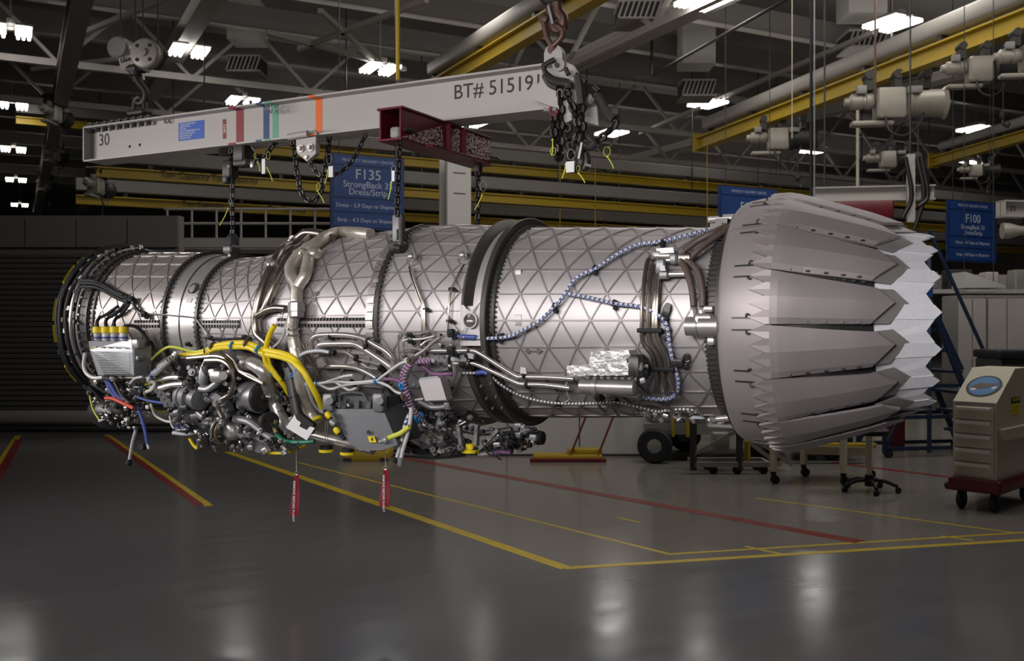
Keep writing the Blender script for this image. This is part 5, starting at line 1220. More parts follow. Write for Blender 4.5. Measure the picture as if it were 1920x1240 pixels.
# --- braided cables
def braid(pts, off, r_, ca, cb, pitch=.034, name='braided_cable'):
    P = lift(pts, off); r_ *= .84; o = MB().tube(P, r_, 8, 6).build(name, ca, ENG)
    pitch *= .75; b = MB(); b.helix(P, r_ * .8, r_ * .40, pitch, 0, 1, 5, 8); b.helix(P, r_ * .8, r_ * .40, pitch, math.pi, -1, 5, 8); sub(o, 'braid_strand', cb, b, 'stuff')
braid([(868, 632), (886, 632), (905, 635), (935, 634), (960, 630), (980, 620), (1010, 604), (1038, 577), (1052, 562), (1060, 551), (1075, 528), (1092, 515), (1115, 505), (1150, 482), (1172, 470), (1200, 458), (1240, 453), (1290, 441), (1330, 430), (1350, 423)], .035, .0115, 'white_cable', 'braid_blue')
braid([(1062, 551), (1080, 554), (1110, 560), (1150, 569), (1190, 574), (1212, 579), (1232, 590), (1246, 602), (1252, 620), (1256, 650), (1262, 680), (1270, 705), (1272, 722), (1268, 738), (1256, 747), (1236, 749), (1206, 746)], .035, .0115, 'white_cable', 'braid_blue')
pipe('blue_sleeve', 'braid_blue', .014, [(855, 631), (872, 632), (892, 633)], .04, 3)
braid([(866, 700), (890, 700), (905, 698), (917, 702), (934, 718), (955, 732), (975, 742), (1010, 752), (1050, 757), (1110, 757), (1150, 754), (1190, 762), (1230, 772), (1250, 770), (1275, 768), (1300, 770), (1318, 780)], .04, .0085, 'white_cable', 'rubber', .026)
pipe('blue_sleeve', 'braid_blue', .013, [(893, 700), (906, 698), (914, 701)], .045, 3)
braid([(1066, 712), (1062, 722), (1064, 738), (1068, 748), (1058, 756)], .04, .005, 'white_cable', 'rubber', .02)
for px, py in ((936, 633), (1040, 575), (1115, 504), (1243, 455), (1152, 569), (1247, 600), (1256, 690), (955, 732), (1046, 757), (1155, 752)): clamp(px, py, .03, (.04, .03, .05), tilt=.4)
for px, py in ((918, 628), (942, 628), (1165, 571)): clamp(px, py, .02, (.03, .02, .025))

# --- right hand hydraulic lines
for pts in ([(1240, 482), (1227, 482), (1217, 486), (1212, 499), (1208, 528), (1205, 560), (1204, 600), (1205, 640), (1223, 667), (1228, 692), (1232, 710), (1229, 738)],
            [(1240, 492), (1228, 494), (1222, 502), (1219, 528), (1216, 560), (1215, 600), (1218, 640), (1235, 670), (1241, 694), (1246, 715), (1251, 740)],
            [(1255, 513), (1244, 515), (1236, 522), (1233, 560), (1231, 600), (1233, 632), (1251, 671), (1256, 694), (1262, 716), (1270, 740)],
            [(1236, 505), (1231, 520), (1228, 560), (1226, 600), (1228, 636), (1244, 668), (1250, 694)]): pipe('hydraulic_line', 'dark_pipe', .0115, pts, .035, 4, 10)
for pts in ([(1228, 480), (1262, 480)], [(1232, 490), (1262, 488)], [(1244, 515), (1286, 514)]): pipe('hydraulic_line', 'steel', .012, pts, .05, 2)
MB().bbox(E(1219, 620, .04), (.13, .03, .022), .005).build('line_clamp', 'rubber', ENG); MB().bbox(E(1242, 692, .04), (.13, .03, .022), .005, Matrix.Rotation(R(20), 3, 'X')).build('line_clamp', 'rubber', ENG)
for px, py, sz in ((1232, 478, (.05, .04, .04)), (1240, 500, (.05, .05, .07)), (1246, 516, (.05, .05, .04)), (1264, 486, (.04, .05, .05)), (1285, 486, (.07, .05, .05))): MB().bbox(E(px, py, .045), sz, .008).build('manifold', 'pump_grey' if sz[0] < .06 else 'dark_pipe', ENG)
quad_box([(1236, 497), (1246, 498), (1248, 508), (1238, 508)], -.54, (0, .02, 0), 'tag_plate', 'unit_silver', 0); quad_box([(1230, 466), (1262, 464), (1264, 474), (1232, 476)], -.45, (0, .015, 0), 'clamp_plate', 'titanium', 0)
for pts in ([(1278, 474, .05), (1308, 452, .07), (1338, 436, .09), (1362, 424, .08)], [(1290, 488, .05), (1318, 462, .07), (1357, 434, .08), (1372, 424, .08)], [(1276, 487, .05), (1287, 507, .06), (1297, 540, .06), (1301, 575, .06)], [(1288, 487, .05), (1308, 508, .06), (1317, 543, .06), (1318, 575, .06)]): pipe('brown_hose', 'brown_hose', .0165, pts, .06, 5, 12)
for px, py in ((1301, 584), (1318, 584)): MB().turn(E(px, 576, .06), E(px, 594, .06) - E(px, 576, .06), [(0, .015), (.01, .019), (.03, .019), (.03, .014), (.06, .014)], 8).build('hose_nut', 'steel', ENG)
for pts in ((1279, 473), (1294, 482), (1277, 490), (1288, 490)): MB().ball(E(*pts, .05), .02, 8).build('hose_nut', 'steel', ENG)
act = MB().turn(E(1286, 612, .07), (1, 0, 0), [(0, .03), (.004, .045), (.06, .045), (.062, .04), (.07, .04), (.07, .052), (.16, .052), (.165, .04), (.26, .04)], 22).build('actuator', 'unit_plate', ENG)
b = MB(); b.bbox(E(1322, 606, .07), (.10, .08, .09), .015); b.bbox(E(1330, 580, .06), (.05, .05, .03), .006); b.bbox(E(1335, 640, .05), (.04, .05, .04), .006); b.build('actuator_block', 'unit_plate', ENG)
for px, py, tl in ((1254, 575, .3), (1288, 668, .9), (1254, 619, -.3)):
    b = MB(); p = E(px, py, .01); b.turn(p, CP(0, 1, math.degrees(math.atan2(p.z, -p.y))), [(0, .016), (.02, .016), (.02, .008)], 12); b.bbox(E(px - 4, py + 9, .015), (.04, .02, .05), .004, Matrix.Rotation(tl, 3, 'Y')); b.build('line_bracket', 'dark_metal', ENG)
clamp(1270, 680, .04, (.09, .04, .05), 'dark_metal')
# foil wrapped unit with cylinder
fu = quad_box([(1066, 688), (1104, 684), (1108, 660), (1178, 657), (1187, 680), (1194, 706), (1066, 706)], -.585, (0, .10, 0), 'foil_unit', 'foil', 0)
quad_box([(1063, 686), (1108, 683), (1186, 681), (1195, 690), (1196, 704), (1063, 706)], -.60, (0, .06, 0), 'foil_fold', 'foil', 0)
b = MB(); b.turn(T(1086, 724, -.60), (1, 0, 0), [(0, .02), (.01, .034), (.07, .034), (.075, .042), (.10, .042), (.10, .036), (.29, .036), (.3, .02)], 20); b.build('unit_cylinder', 'unit_plate', ENG)
b = MB(); b.bbox(T(1148, 711, -.59), (.28, .05, .03), .006); b.build('unit_rail', 'dark_metal', ENG)
for k in range(7): MB().box(T(1108 + k * 13, 708, -.615), (.015, .01, .02)).build('rail_bolt', 'rubber', ENG, 0)
b = MB(); b.bbox(T(1194, 690, -.55), (.09, .1, .13), .02); b.bbox(T(1208, 694, -.53), (.05, .08, .09), .02); b.build('unit_motor', 'dark_metal', ENG)
clutter(16, [(1188, 668), (1212, 675), (1212, 720), (1190, 720)], (-.6, -.55), 51, ['dark_metal', 'pump_grey', 'cast_grey'], (.007, .016))
MB().turn(T(1138, 736, -.56), (1, 0, -.05), [(0, .016), (.16, .016), (.165, .01)], 12).build('unit_cylinder', 'unit_plate', ENG)
for pts in ([(1120, 735), (1122, 760), (1135, 774)], [(1142, 738), (1148, 765), (1160, 780)], [(1160, 770), (1200, 748)], [(1205, 752), (1260, 768), (1300, 786)], [(1215, 776), (1260, 782), (1310, 784)]): pipe('thin_line', 'dark_pipe', .008, pts, .04, 3, 8)
clamp(1122, 745, .05, (.05, .05, .05), 'dark_metal'); clamp(1142, 742, .05, (.05, .05, .05), 'unit_plate')
clutter(50, [(1180, 770), (1310, 772), (1340, 790), (1230, 790)], (-.3, -.2), 55, ['dark_metal', 'steel', 'cast_grey', 'unit_plate'], (.008, .018))
quad_box([(1298, 780), (1316, 782), (1322, 786), (1294, 786)], -.36, (0, .03, 0), 'tag_plate', 'unit_silver', 0)
pipe('sense_line', 'titanium_rib', .004, [(984, 657), (992, 658), (1010, 659), (1016, 658)], .01, 2, 6)
for px, py in ((990, 658), (1010, 658), (576, 548), (594, 551), (590, 562), (1230, 547)): 
    p = E(px, py, 0); a = math.degrees(math.atan2(p.z, -p.y)); MB().turn(p, CP(0, 1, a), [(0, .013), (.012, .013), (.012, .006), (.004, .004)], 14).build('boss', 'titanium_rib', ENG)
for px, py, w_, h_ in ((972, 515, .035, .05), (972, 601, .04, .06)): MB().bbox(E(px, py, -.0035), (w_, .008, h_), .002).build('pad', 'titanium', ENG)
# lifting lugs on top
b = MB(); b.bbox(E(746, 452, .03), (.08, .08, .07), .01); b.bbox(E(752, 462, .03), (.06, .06, .05), .01); b.build('lifting_lug', 'dark_metal', ENG)
b = MB(); b.bbox(CP(-2.07, .50, 78), (.08, .10, .06), .01); b.build('lifting_lug', 'dark_metal', ENG)

# ================================================================== lifting gear
def S(px, py, s_):                          # point of the plane s = const seen at a pixel
    d = ray(px, py); l = (s_ - CS) / d.x; p = Vector((CS, CT, 0)) + d * l; return Vector((p.x, p.y, p.z - Z0))
BM = ething('lifting_beam', 'long white lifting beam with coloured stripes above the engine', 'beam')
s0, s1, zb, zt = -3.546, .36, 1.197, 1.457
b = MB(); b.box(((s0 + s1) / 2, 0, zt - .006), (s1 - s0, .2, .012)); b.build('top_flange', 'beam_white', BM, 0)
MB().box(((s0 + s1) / 2, 0, zb + .006), (s1 - s0, .2, .012)).build('bottom_flange', 'beam_white', BM, 0)
MB().box(((s0 + s1) / 2, 0, (zb + zt) / 2), (s1 - s0, .05, zt - zb - .024)).build('web', 'beam_white', BM, 0)
MB().box((s0 + .006, 0, (zb + zt) / 2), (.012, .2, zt - zb)).build('end_plate', 'beam_white', BM, 0)
TW = -.0255
def web_text(name, s_, px, py, size, sx=1.0, m='black_print'):
    o = text(name, s_, size, m, BM, axes(T(px, py, TW), (1, 0, 0), (0, 0, 1))); o.scale.x = sx; return o
web_text('lettering', '30', 185, 280, .125, .95)
web_text('lettering', 'BT# 515191', 850, 194, .122, .97)
for px0, px1, m, nm in ((443, 457, 'tape_red', 'red_tape'), (494, 505, 'tape_blue', 'blue_tape'), (511, 522, 'tape_green', 'green_tape'), (592, 604, 'tape_orange', 'orange_tape')):
    a, c = T(px0, 215, TW).x, T(px1, 215, TW).x
    b = MB(); b.box(((a + c) / 2, TW, (zb + zt) / 2), (c - a, .002, zt - zb - .026)); b.box(((a + c) / 2, -.06, zt - .013), (c - a, .078, .002)); b.box(((a + c) / 2, -.1005, zt - .006), (c - a, .002, .013)); b.box(((a + c) / 2, -.1005, zb + .006), (c - a, .002, .013)); b.box(((a + c) / 2, -.06, zb + .013), (c - a, .078, .002))
    b.build(nm, m, BM, 0)
a, c = T(335, 250, TW), T(383, 250, TW); zz = T(335, 248, TW).z
pl = MB().box(((a.x + c.x) / 2, TW, zz), (c.x - a.x, .003, .128)).build('warning_label', 'label_blue', BM, 0)
for k, s_ in enumerate(('THIS IS A LIFTING DEVICE', 'INSPECT BEFORE', 'EACH USE', 'DO NOT EXCEED RATED LOAD', 'BEFORE LIFTING CHECK', 'SLING HOOKS AND', 'PINS ARE SECURE')):
    o = text('lettering', s_, .0155, 'white_print', pl, axes((a.x + .014, TW - .002, zz + .043 - k * .0165), (1, 0, 0), (0, 0, 1))); o.scale.x = .85
a, c = T(418, 240, TW), T(424, 240, TW); zz = T(421, 242, TW).z
o = MB().box(((a.x + c.x) / 2, TW, zz), (.031, .003, .135)).build('red_label', 'tape_red', BM, 0)
text('lettering', '2412', .03, 'white_print', o, axes(((a.x + c.x) / 2 - .011, TW - .002, zz - .03), (0, 0, 1), (-1, 0, 0)), ay='TOP') 
for px, py in ((244, 275), (263, 272)): MB().cyl(T(px, py, TW + .004), T(px, py, TW - .002), .011, n=16).build('bolt_hole', 'black_print', BM)
b = MB(); b2 = MB()
for k in range(9):
    p = T(168 + k * 13.6, 240, -.07); b.cyl((p.x, -.06, zt - .012), (p.x, -.06, zt - .04), .018, n=6); b2.cyl((p.x, -.06, zt), (p.x, -.06, zt + .03), .014, n=8)
    b.box((p.x, -.03, zt + .012), (.05, .1, .022))
b.build('clamp_nuts', 'hoist_dark', BM)['kind'] = 'stuff'; b2.build('clamp_bolts', 'steel', BM)['kind'] = 'stuff'
MB().ring((s0 - .015, -.02, zb + .17), (.2, 1, 0), .022, .005, 16, 6).build('eye_ring', 'beam_white', BM)
for k in range(2): MB().ring(T(310 + k * 8, 226, -.035), (.3, 1, 0), .018, .004, 14, 6).build('split_ring', 'cast_grey', BM)
for px in (500, 507, 519): MB().ring(T(px, 204, -.10), (.6, 1, .2), .026, .004, 14, 6).build('split_ring', 'cast_grey', BM)
b = MB()
for px, py in ((421, 196), (470, 192), (608, 166), (955, 122)): b.cyl(T(px, py, -.07) - Vector((0, 0, .01)), T(px, py, -.07) + Vector((0, 0, .012)), .01, n=8)
b.build('flange_bolts', 'hoist_dark', BM)['kind'] = 'stuff'

# sliding trolley plate on the bottom flange
tp = ething('beam_trolley', 'white five-sided trolley plate with two bolts under the beam', 'trolley')
q = [T(x, y, -.125) for x, y in ((555, 262), (592, 256), (592, 288), (575, 303), (556, 286))]
MB().prism(q, (0, .02, 0)).build('plate', 'beam_white', tp, 0)
q = [T(x, y, .06) for x, y in ((562, 262), (596, 257), (596, 288), (580, 303), (563, 286))]; MB().prism(q, (0, .02, 0)).build('plate', 'beam_white', tp, 0)
MB().tube([T(541, 257, -.115), T(578, 251, -.115)], .022, 14, 1).build('roller_sleeve', 'beam_white', tp)
MB().tube([T(578, 250, -.11), T(592, 246, -.11), T(594, 254, -.11)], .008, 8, 3).build('clip', 'frame_grey', tp)
for px, py in ((565, 279), (583, 277)): o = MB().turn(T(px, py, -.128), (0, -1, 0), [(0, .024), (.008, .024), (.008, .015), (.03, .013)], 16).build('bolt', 'steel', tp)
MB().turn(T(575, 295, -.128), (0, -1, 0), [(0, .014), (.012, .012)], 6).build('bolt', 'steel', tp)

# red crossbeam
RB = ething('crossbeam', 'dark red box crossbeam with worn side under the white beam', 'beam')
rs0, rs1, rt0, rt1, rzb, rzt = -.548, -.402, -.56, .48, 1.008, 1.193
def rbox(name, c, sz, m='beam_red'): return MB().bbox(c, sz, .003).build(name, m, RB, 0)
rc, rtc, L = (rs0 + rs1) / 2, (rt0 + rt1) / 2, rt1 - rt0
rbox('top_plate', (rc, rtc, rzt - .006), (.175, L, .012)); rbox('bottom_plate', (rc, rtc, rzb + .006), (.16, L, .012))
rbox('side_plate', (rs1 - .006, rtc, (rzb + rzt) / 2), (.012, L - .01, rzt - rzb - .024)); rbox('side_plate', (rs0 + .006, rtc, (rzb + rzt) / 2), (.012, L - .01, rzt - rzb - .024))
for px in (838, 866): p = S(px, 260, rs1); rbox('stiffener', (rs1 + .012, p.y, (rzb + rzt) / 2), (.03, .012, rzt - rzb - .02))
p0, p1 = S(800, 300, rs1), S(866, 300, rs1); rbox('gusset', (rs1 + .02, (p0.y + p1.y) / 2 + .03, rzb + .004), (.07, p1.y - p0.y + .1, .014))
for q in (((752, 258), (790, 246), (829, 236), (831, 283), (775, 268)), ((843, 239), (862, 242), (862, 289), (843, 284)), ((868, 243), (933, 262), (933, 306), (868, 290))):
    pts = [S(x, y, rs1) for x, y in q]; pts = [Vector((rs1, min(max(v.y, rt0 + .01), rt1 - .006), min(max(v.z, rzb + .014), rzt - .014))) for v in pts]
    MB().prism(pts, (.0012, 0, 0)).build('worn_paint', 'worn_red', RB, 0)  # thin panels of pale speckle laid on the red side plate
for px, py in ((780, 254), (812, 263), (868, 246), (882, 284), (910, 293), (850, 240)):
    p = S(px, py, rs1); MB().cyl((rs1 - .001, p.y, p.z), (rs1 + .006, p.y, p.z), .009, n=10).build('bolt', 'hoist_dark', RB)
for px, py in ((765, 246), (925, 297)): p = S(px, py, rs1); MB().tube([(rs1 + .01, p.y - .05, p.z), (rs1 + .02, p.y, p.z + .004), (rs1 + .012, p.y + .05, p.z)], .010, 8, 3).build('pin', 'hoist_dark', RB)
MB().bbox((rc + .01, rt0 + .06, rzb + .05), (.06, .06, .06), .008).build('hanger_block', 'frame_grey', RB)
MB().bbox((rc + .02, rt1 - .08, rzb - .02), (.05, .05, .05), .008).build('hanger_block', 'hoist_dark', RB)

# chains: every link a piece of its own
LINKS = {}
def link_mesh(Ln, Wd, r_, m):
    k = (Ln, Wd, r_, m)
    if k not in LINKS:
        h = (Ln - Wd) / 2; rr = Wd / 2 - r_; pts = []
        for i in range(6): a = -math.pi / 2 + math.pi * i / 5; pts.append(Vector((h + rr * math.cos(a), rr * math.sin(a), 0)))
        for i in range(6): a = math.pi / 2 + math.pi * i / 5; pts.append(Vector((-h + rr * math.cos(a), rr * math.sin(a), 0)))
        n = len(pts); vs = []; mm_ = 6
        for i in range(n):
            t_ = (pts[(i + 1) % n] - pts[i - 1]).normalized(); nx = t_.cross(Vector((0, 0, 1)))
            for j in range(mm_): a = 2 * math.pi * j / mm_; vs.append(pts[i] + nx * r_ * math.cos(a) + Vector((0, 0, 1)) * r_ * math.sin(a))
        fs = [(i * mm_ + j, ((i + 1) % n) * mm_ + j, ((i + 1) % n) * mm_ + (j + 1) % mm_, i * mm_ + (j + 1) % mm_) for i in range(n) for j in range(mm_)]
        o = MB().add(vs, fs).build('chain_link', m); me = o.data; bpy.data.objects.remove(o); LINKS[k] = me
    return LINKS[k]
def chain(path, par, Ln=.042, Wd=.03, r_=.0052, m='chain_black', sub_=6):
    Ln, Wd, r_ = Ln * 1.12, Wd * 1.22, r_ * 1.3
    p = cat(path, sub_); me = link_mesh(Ln, Wd, r_, m); L = [0.0]
    for i in range(1, len(p)): L.append(L[-1] + (p[i] - p[i - 1]).length)
    pitch = Ln - 2.3 * r_; n = max(int(L[-1] / pitch), 1); fr = frames(p)
    for k in range(n):
        x = (k + .5) * L[-1] / n; i = min(max(1, int(np.searchsorted(L, x))), len(p) - 1); u = (x - L[i - 1]) / max(L[i] - L[i - 1], 1e-9)
        c = p[i - 1].lerp(p[i], u); t_ = (p[i] - p[i - 1]).normalized(); a = fr[i][0]; bb = t_.cross(a)
        w = math.pi / 4 + (math.pi / 2 if k % 2 else 0); y = a * math.cos(w) + bb * math.sin(w)
        o = bpy.data.objects.new('chain_link', me); COL.objects.link(o); o.parent = par; o.matrix_local = axes(c, t_, y)
def hook(par, p, sc=1.0, m='chain_black'):
    p = Vector(p); q = [p, p + Vector((0, 0, -.04)) * sc, p + Vector((.035, 0, -.07)) * sc, p + Vector((.03, 0, -.12)) * sc, p + Vector((-.02, 0, -.135)) * sc, p + Vector((-.045, 0, -.10)) * sc]
    return MB().tube(q, .014 * sc, 8, 5, rf=lambda u: 1.15 - .5 * u).build('hook', m, par)
c1 = ething('load_chain', 'leftmost black load chain with ratchet body and hook on the engine', 'chain')
chain([T(433, 278, 0), T(434, 300, 0)], c1, .05, .036, .0065); chain([T(436, 345, 0), T(436, 400, 0), T(436, 448, 0)], c1, .042, .032, .0058)
b = MB(); b.bbox(T(432, 318, -.02), (.085, .09, .12), .012); b.bbox(T(426, 335, -.03), (.05, .06, .07), .01); b.cyl(T(433, 345, 0), T(434, 332, 0), .03, n=12); b.build('ratchet_body', 'hoist_dark', c1)
MB().cyl(T(428, 312, -.067), T(428, 312, -.075), .01, n=10).build('ratchet_pin', 'steel', c1)
b = MB(); b.bbox(T(436, 466, 0), (.088, .08, .19), .022); b.bbox(T(436, 446, 0), (.05, .05, .06), .01); b.build('hook_head', 'rubber', c1); MB().box(T(430, 479, -.042), (.022, .004, .05)).build('paper_label', 'white_print', c1, 0)
MB().bbox(T(433, 276, 0), (.09, .09, .02), .005).build('top_shackle', 'hoist_dark', c1); hook(c1, T(437, 470, -.0), .6)
hu = ething('hoist_unit', 'small black chain hoist under the beam beside the left chain', 'hoist')
b = MB(); b.bbox(T(457, 287, 0), (.10, .12, .13), .012); b.bbox(T(458, 306, 0), (.13, .10, .05), .01); b.cyl(T(416, 284, .05), T(421, 284, -.02), .035, n=16); b.build('body', 'hoist_dark', hu)
MB().tube([T(438, 303, -.02), T(450, 308, -.03), T(470, 306, -.02)], .018, 8, 3).build('lever', 'hoist_dark', hu); MB().bbox(T(474, 309, -.03), (.03, .03, .045), .005).build('lever_tip', 'cast_grey', hu)
MB().tube([T(472, 276, -.05), T(476, 281, -.06), T(479, 284, -.05)], .006, 6, 3).build('wire_clip', 'steel', hu); MB().bbox(T(459, 273, 0), (.12, .1, .02), .005).build('mount_plate', 'hoist_dark', hu)
chain([T(478, 303, -.02), T(496, 296, -.02), T(508, 277, -.02), T(520, 264, -.02)], hu, .05, .038, .0068)
lc = ething('loop_chain', 'black chain hanging in a deep loop beside the trolley plate', 'chain')
chain([T(549, 263, -.03), T(553, 295, -.03), T(558, 330, -.03), T(566, 362, -.03), T(580, 377, -.03), (T(592, 374, -.03)), T(603, 355, -.02), T(609, 320, -.02), T(615, 285, -.02), T(617, 254, -.02)], lc, .048, .036, .0068)
chain([T(580, 300, -.01), T(590, 318, -.01), T(601, 330, -.01)], lc, .04, .03, .006); MB().bbox(T(617, 253, -.02), (.07, .06, .018), .004).build('anchor_plate', 'hoist_dark', lc)
sc_ = ething('slack_chain', 'slack black chain curving up to the beam left of the red crossbeam', 'chain')
chain([T(622, 330, -.02), T(641, 321, -.02), T(660, 302, -.02), T(676, 272, -.02), T(686, 251, -.02)], sc_, .04, .03, .0056)
p4_ = Vector((rc + .02, rt0 + .07, rzb + .02))
c4 = ething('load_chain', 'black load chain with grey turnbuckle at the near end of the red crossbeam', 'chain')
e4 = T(744, 405, rt0 + .07); chain([p4_, e4], c4, .044, .032, .006, sub_=1)
b = MB(); b.bbox(T(745, 434, rt0 + .1), (.055, .035, .19), .008); b.build('turnbuckle', 'pump_grey', c4); b = MB(); b.bbox(T(750, 434, rt0 + .13), (.06, .03, .2), .008); b.build('turnbuckle_back', 'hoist_dark', c4)
b = MB(); b.bbox(T(745, 440, rt0 + .08), (.012, .006, .06), .002); b.build('slot', 'hoist_dark', c4); b = MB(); b.cyl(T(740, 464, rt0 + .08), T(752, 466, rt0 + .08), .02, n=12); b.bbox(T(745, 462, rt0 + .12), (.08, .08, .07), .012); b.build('clevis', 'hoist_dark', c4)
c5 = ething('load_chain', 'black load chain at the far end of the red crossbeam', 'chain')
p5 = Vector((rc + .02, rt1 - .08, rzb - .03)); q5 = Vector((p5.x, p5.y, .52)); chain([p5, q5], c5, .05, .036, .007, sub_=1); MB().bbox(q5 + Vector((0, 0, -.03)), (.08, .08, .08), .012).build('clevis', 'hoist_dark', c5)

# end fittings of the white beam on the right
hd = ething('lifting_bracket', 'white lifting bracket plates with black latches at the beam end', 'bracket')
def plate(name, pts, t, dep=.02, m='beam_white', bev=0): return MB().prism([T(x, y, t) for x, y in pts], (0, dep, 0)).build(name, m, hd, 0)
lug = plate('lug', [(1020, 140), (1020, 100), (1023, 91), (1029, 85), (1037, 82), (1045, 84), (1051, 90), (1054, 98), (1054, 140)], -.03, .05)
MB().cyl(T(1034, 93, -.035), T(1034, 93, .03), .024, n=20).build('lug_bolt', 'rust_chain', hd)
plate('shoulder_plate', [(1040, 112), (1052, 112), (1074, 122), (1084, 138), (1086, 168), (1078, 205), (1066, 236), (1052, 232), (1050, 180), (1040, 150)], -.075, .03)
plate('gusset', [(997, 168), (1016, 150), (1046, 168), (1048, 205), (997, 186)], -.135, .025); plate('gusset', [(1014, 150), (1020, 140), (1040, 150), (1046, 168)], -.13, .025)
plate('side_plate', [(1097, 206), (1118, 196), (1122, 236), (1096, 228)], -.02, .02); plate('side_plate', [(1056, 190), (1070, 186), (1072, 225), (1058, 232)], -.10, .02)
b = MB(); b.tube([T(1047, 121, -.08), T(1047, 121, -.11)], .035, 16, 1); b.build('pivot', 'beam_white', hd); MB().cyl(T(1044, 122, -.105), T(1044, 122, -.12), .014, n=12).build('pivot_bolt', 'hoist_dark', hd)
for pts, r_ in (([(1018, 124), (1030, 116), (1040, 111)], .02), ([(1019, 122), (1022, 135), (1030, 143)], .022), ([(1022, 142), (1040, 152), (1064, 156), (1066, 166)], .034), ([(1022, 140), (1030, 156), (1046, 164)], .03), ([(1060, 128), (1066, 140)], .02), ([(1083, 142), (1086, 160), (1090, 196)], .034), ([(1080, 139), (1092, 146), (1099, 153)], .018)): MB().tube([T(x, y, -.14) for x, y in pts], r_ * .72, 8, 3).build('latch_bar', 'hoist_dark', hd)
for pts, r_ in (([(1104, 192), (1112, 182)], .03), ([(1112, 164), (1122, 172)], .016)): MB().tube([T(x, y, -.06) for x, y in pts], r_, 10, 1).build('pin', 'cast_grey' if r_ > .02 else 'hoist_dark', hd)
MB().tube([T(1116, 178, -.05), T(1126, 192, -.05), T(1136, 208, -.05), T(1152, 224, -.05)], .03, 8, 3).build('lever_arm', 'hoist_dark', hd); MB().cyl(T(1153, 209, -.03), T(1153, 209, -.07), .02, n=12).build('lever_pivot', 'hoist_dark', hd)
MB().cyl(T(1020, 206, -.14), T(1044, 205, -.14), .011, n=10).build('pin', 'unit_silver', hd); MB().tube([T(1033, 200, -.15), T(1032, 212, -.15), T(1040, 216, -.15), T(1046, 208, -.15)], .010, 8, 3).build('red_keeper', 'tag_red', hd)
for pts, lb in (([(1039, 212, -.15), (1038, 240, -.15), (1042, 275, -.15), (1046, 300, -.14), (1050, 285, -.12), (1051, 250, -.12), (1051, 200, -.12), (1050, 168, -.13)], 'leftmost black chain doubled back under the lifting bracket'),
                ([(1060, 170, -.14), (1066, 182, -.14), (1074, 202, -.14), (1082, 222, -.13), (1084, 250, -.12), (1078, 280, -.12)], 'heavy black chain falling diagonally from the lifting bracket'),
                ([(1090, 196, -.12), (1091, 225, -.12), (1092, 262, -.1)], 'short black chain right of the heavy one under the lifting bracket'),
                ([(1064, 232, -.1), (1068, 255, -.1), (1072, 285, -.1), (1070, 300, -.1)], 'black chain in the middle of the bunch under the lifting bracket'),
                ([(1155, 226, -.05), (1150, 238, -.05), (1140, 248, -.05), (1126, 260, -.05), (1112, 270, -.05), (1096, 274, -.05)], 'black chain hanging from the lever arm at the far right')):
    t = ething('load_chain', lb, 'chain', 'black chains at the beam end'); chain([T(*q) for q in pts], t, .06, .044, .0085)
hb = ething('hook_block', 'cluster of black hooks hanging at the bottom of the chain bunch', 'hook')
for pts, r_ in (([(1080, 270), (1088, 285), (1092, 300), (1086, 318)], .045), ([(1090, 268), (1104, 276), (1118, 268)], .03), ([(1062, 300), (1072, 296), (1080, 306), (1078, 320), (1068, 318)], .018), ([(1078, 255), (1082, 270), (1080, 290)], .035), ([(1098, 288), (1100, 305), (1094, 318)], .03)): MB().tube([T(x, y, -.10) for x, y in pts], r_ * .75, 10, 4).build('hook', 'hoist_dark', hb)
MB().bar(T(1092, 268, -.16), T(1086, 298, -.16), .02, .012).build('latch', 'cast_grey', hb, 0); MB().cyl(T(1097, 308, -.12), T(1109, 312, -.12), .008, n=8).build('pin', 'unit_silver', hb)
# rusty shackle and crane chain above
tk = ething('shackle', 'rusty bow shackle and hook above the lifting bracket', 'shackle')
for pts, r_ in (([(1018, 34), (1021, 50), (1026, 70), (1034, 84), (1040, 92)], .017), ([(1042, 48), (1054, 55), (1054, 68), (1046, 78), (1036, 88)], .017), ([(1012, 38), (1020, 33), (1028, 38)], .022)): MB().tube([T(x, y, -.03) for x, y in pts], r_, 10, 5).build('bow', 'rust_chain', tk)
MB().tube([T(1032, 2, -.0), T(1031, 20, 0), T(1033, 40, 0), T(1042, 54, 0), T(1053, 52, 0), T(1055, 36, 0), T(1046, 22, 0), T(1044, 4, 0)], .03, 10, 5, rf=lambda u: .75 + .5 * u).build('hook', 'rust_chain', tk)
MB().cyl(T(1012, 37, -.03), T(1057, 28, .06), .016, n=12).build('pin', 'rust_chain', tk)
MB().bar(T(1030, 12, -.03), T(1038, 46, -.03), .035, .015).build('safety_latch', 'cast_grey', tk, 0)
ch = ething('crane_chain', 'heavy dark crane chain running up out of the frame', 'chain'); chain([T(1038, 10, 0), T(1040, -50, 0), T(1041, -120, 0)], ch, .10, .075, .015, 'hoist_dark')
b = MB(); b.bbox(T(1038, -6, 0), (.16, .12, .08), .03); b.build('swivel', 'hoist_dark', ch)

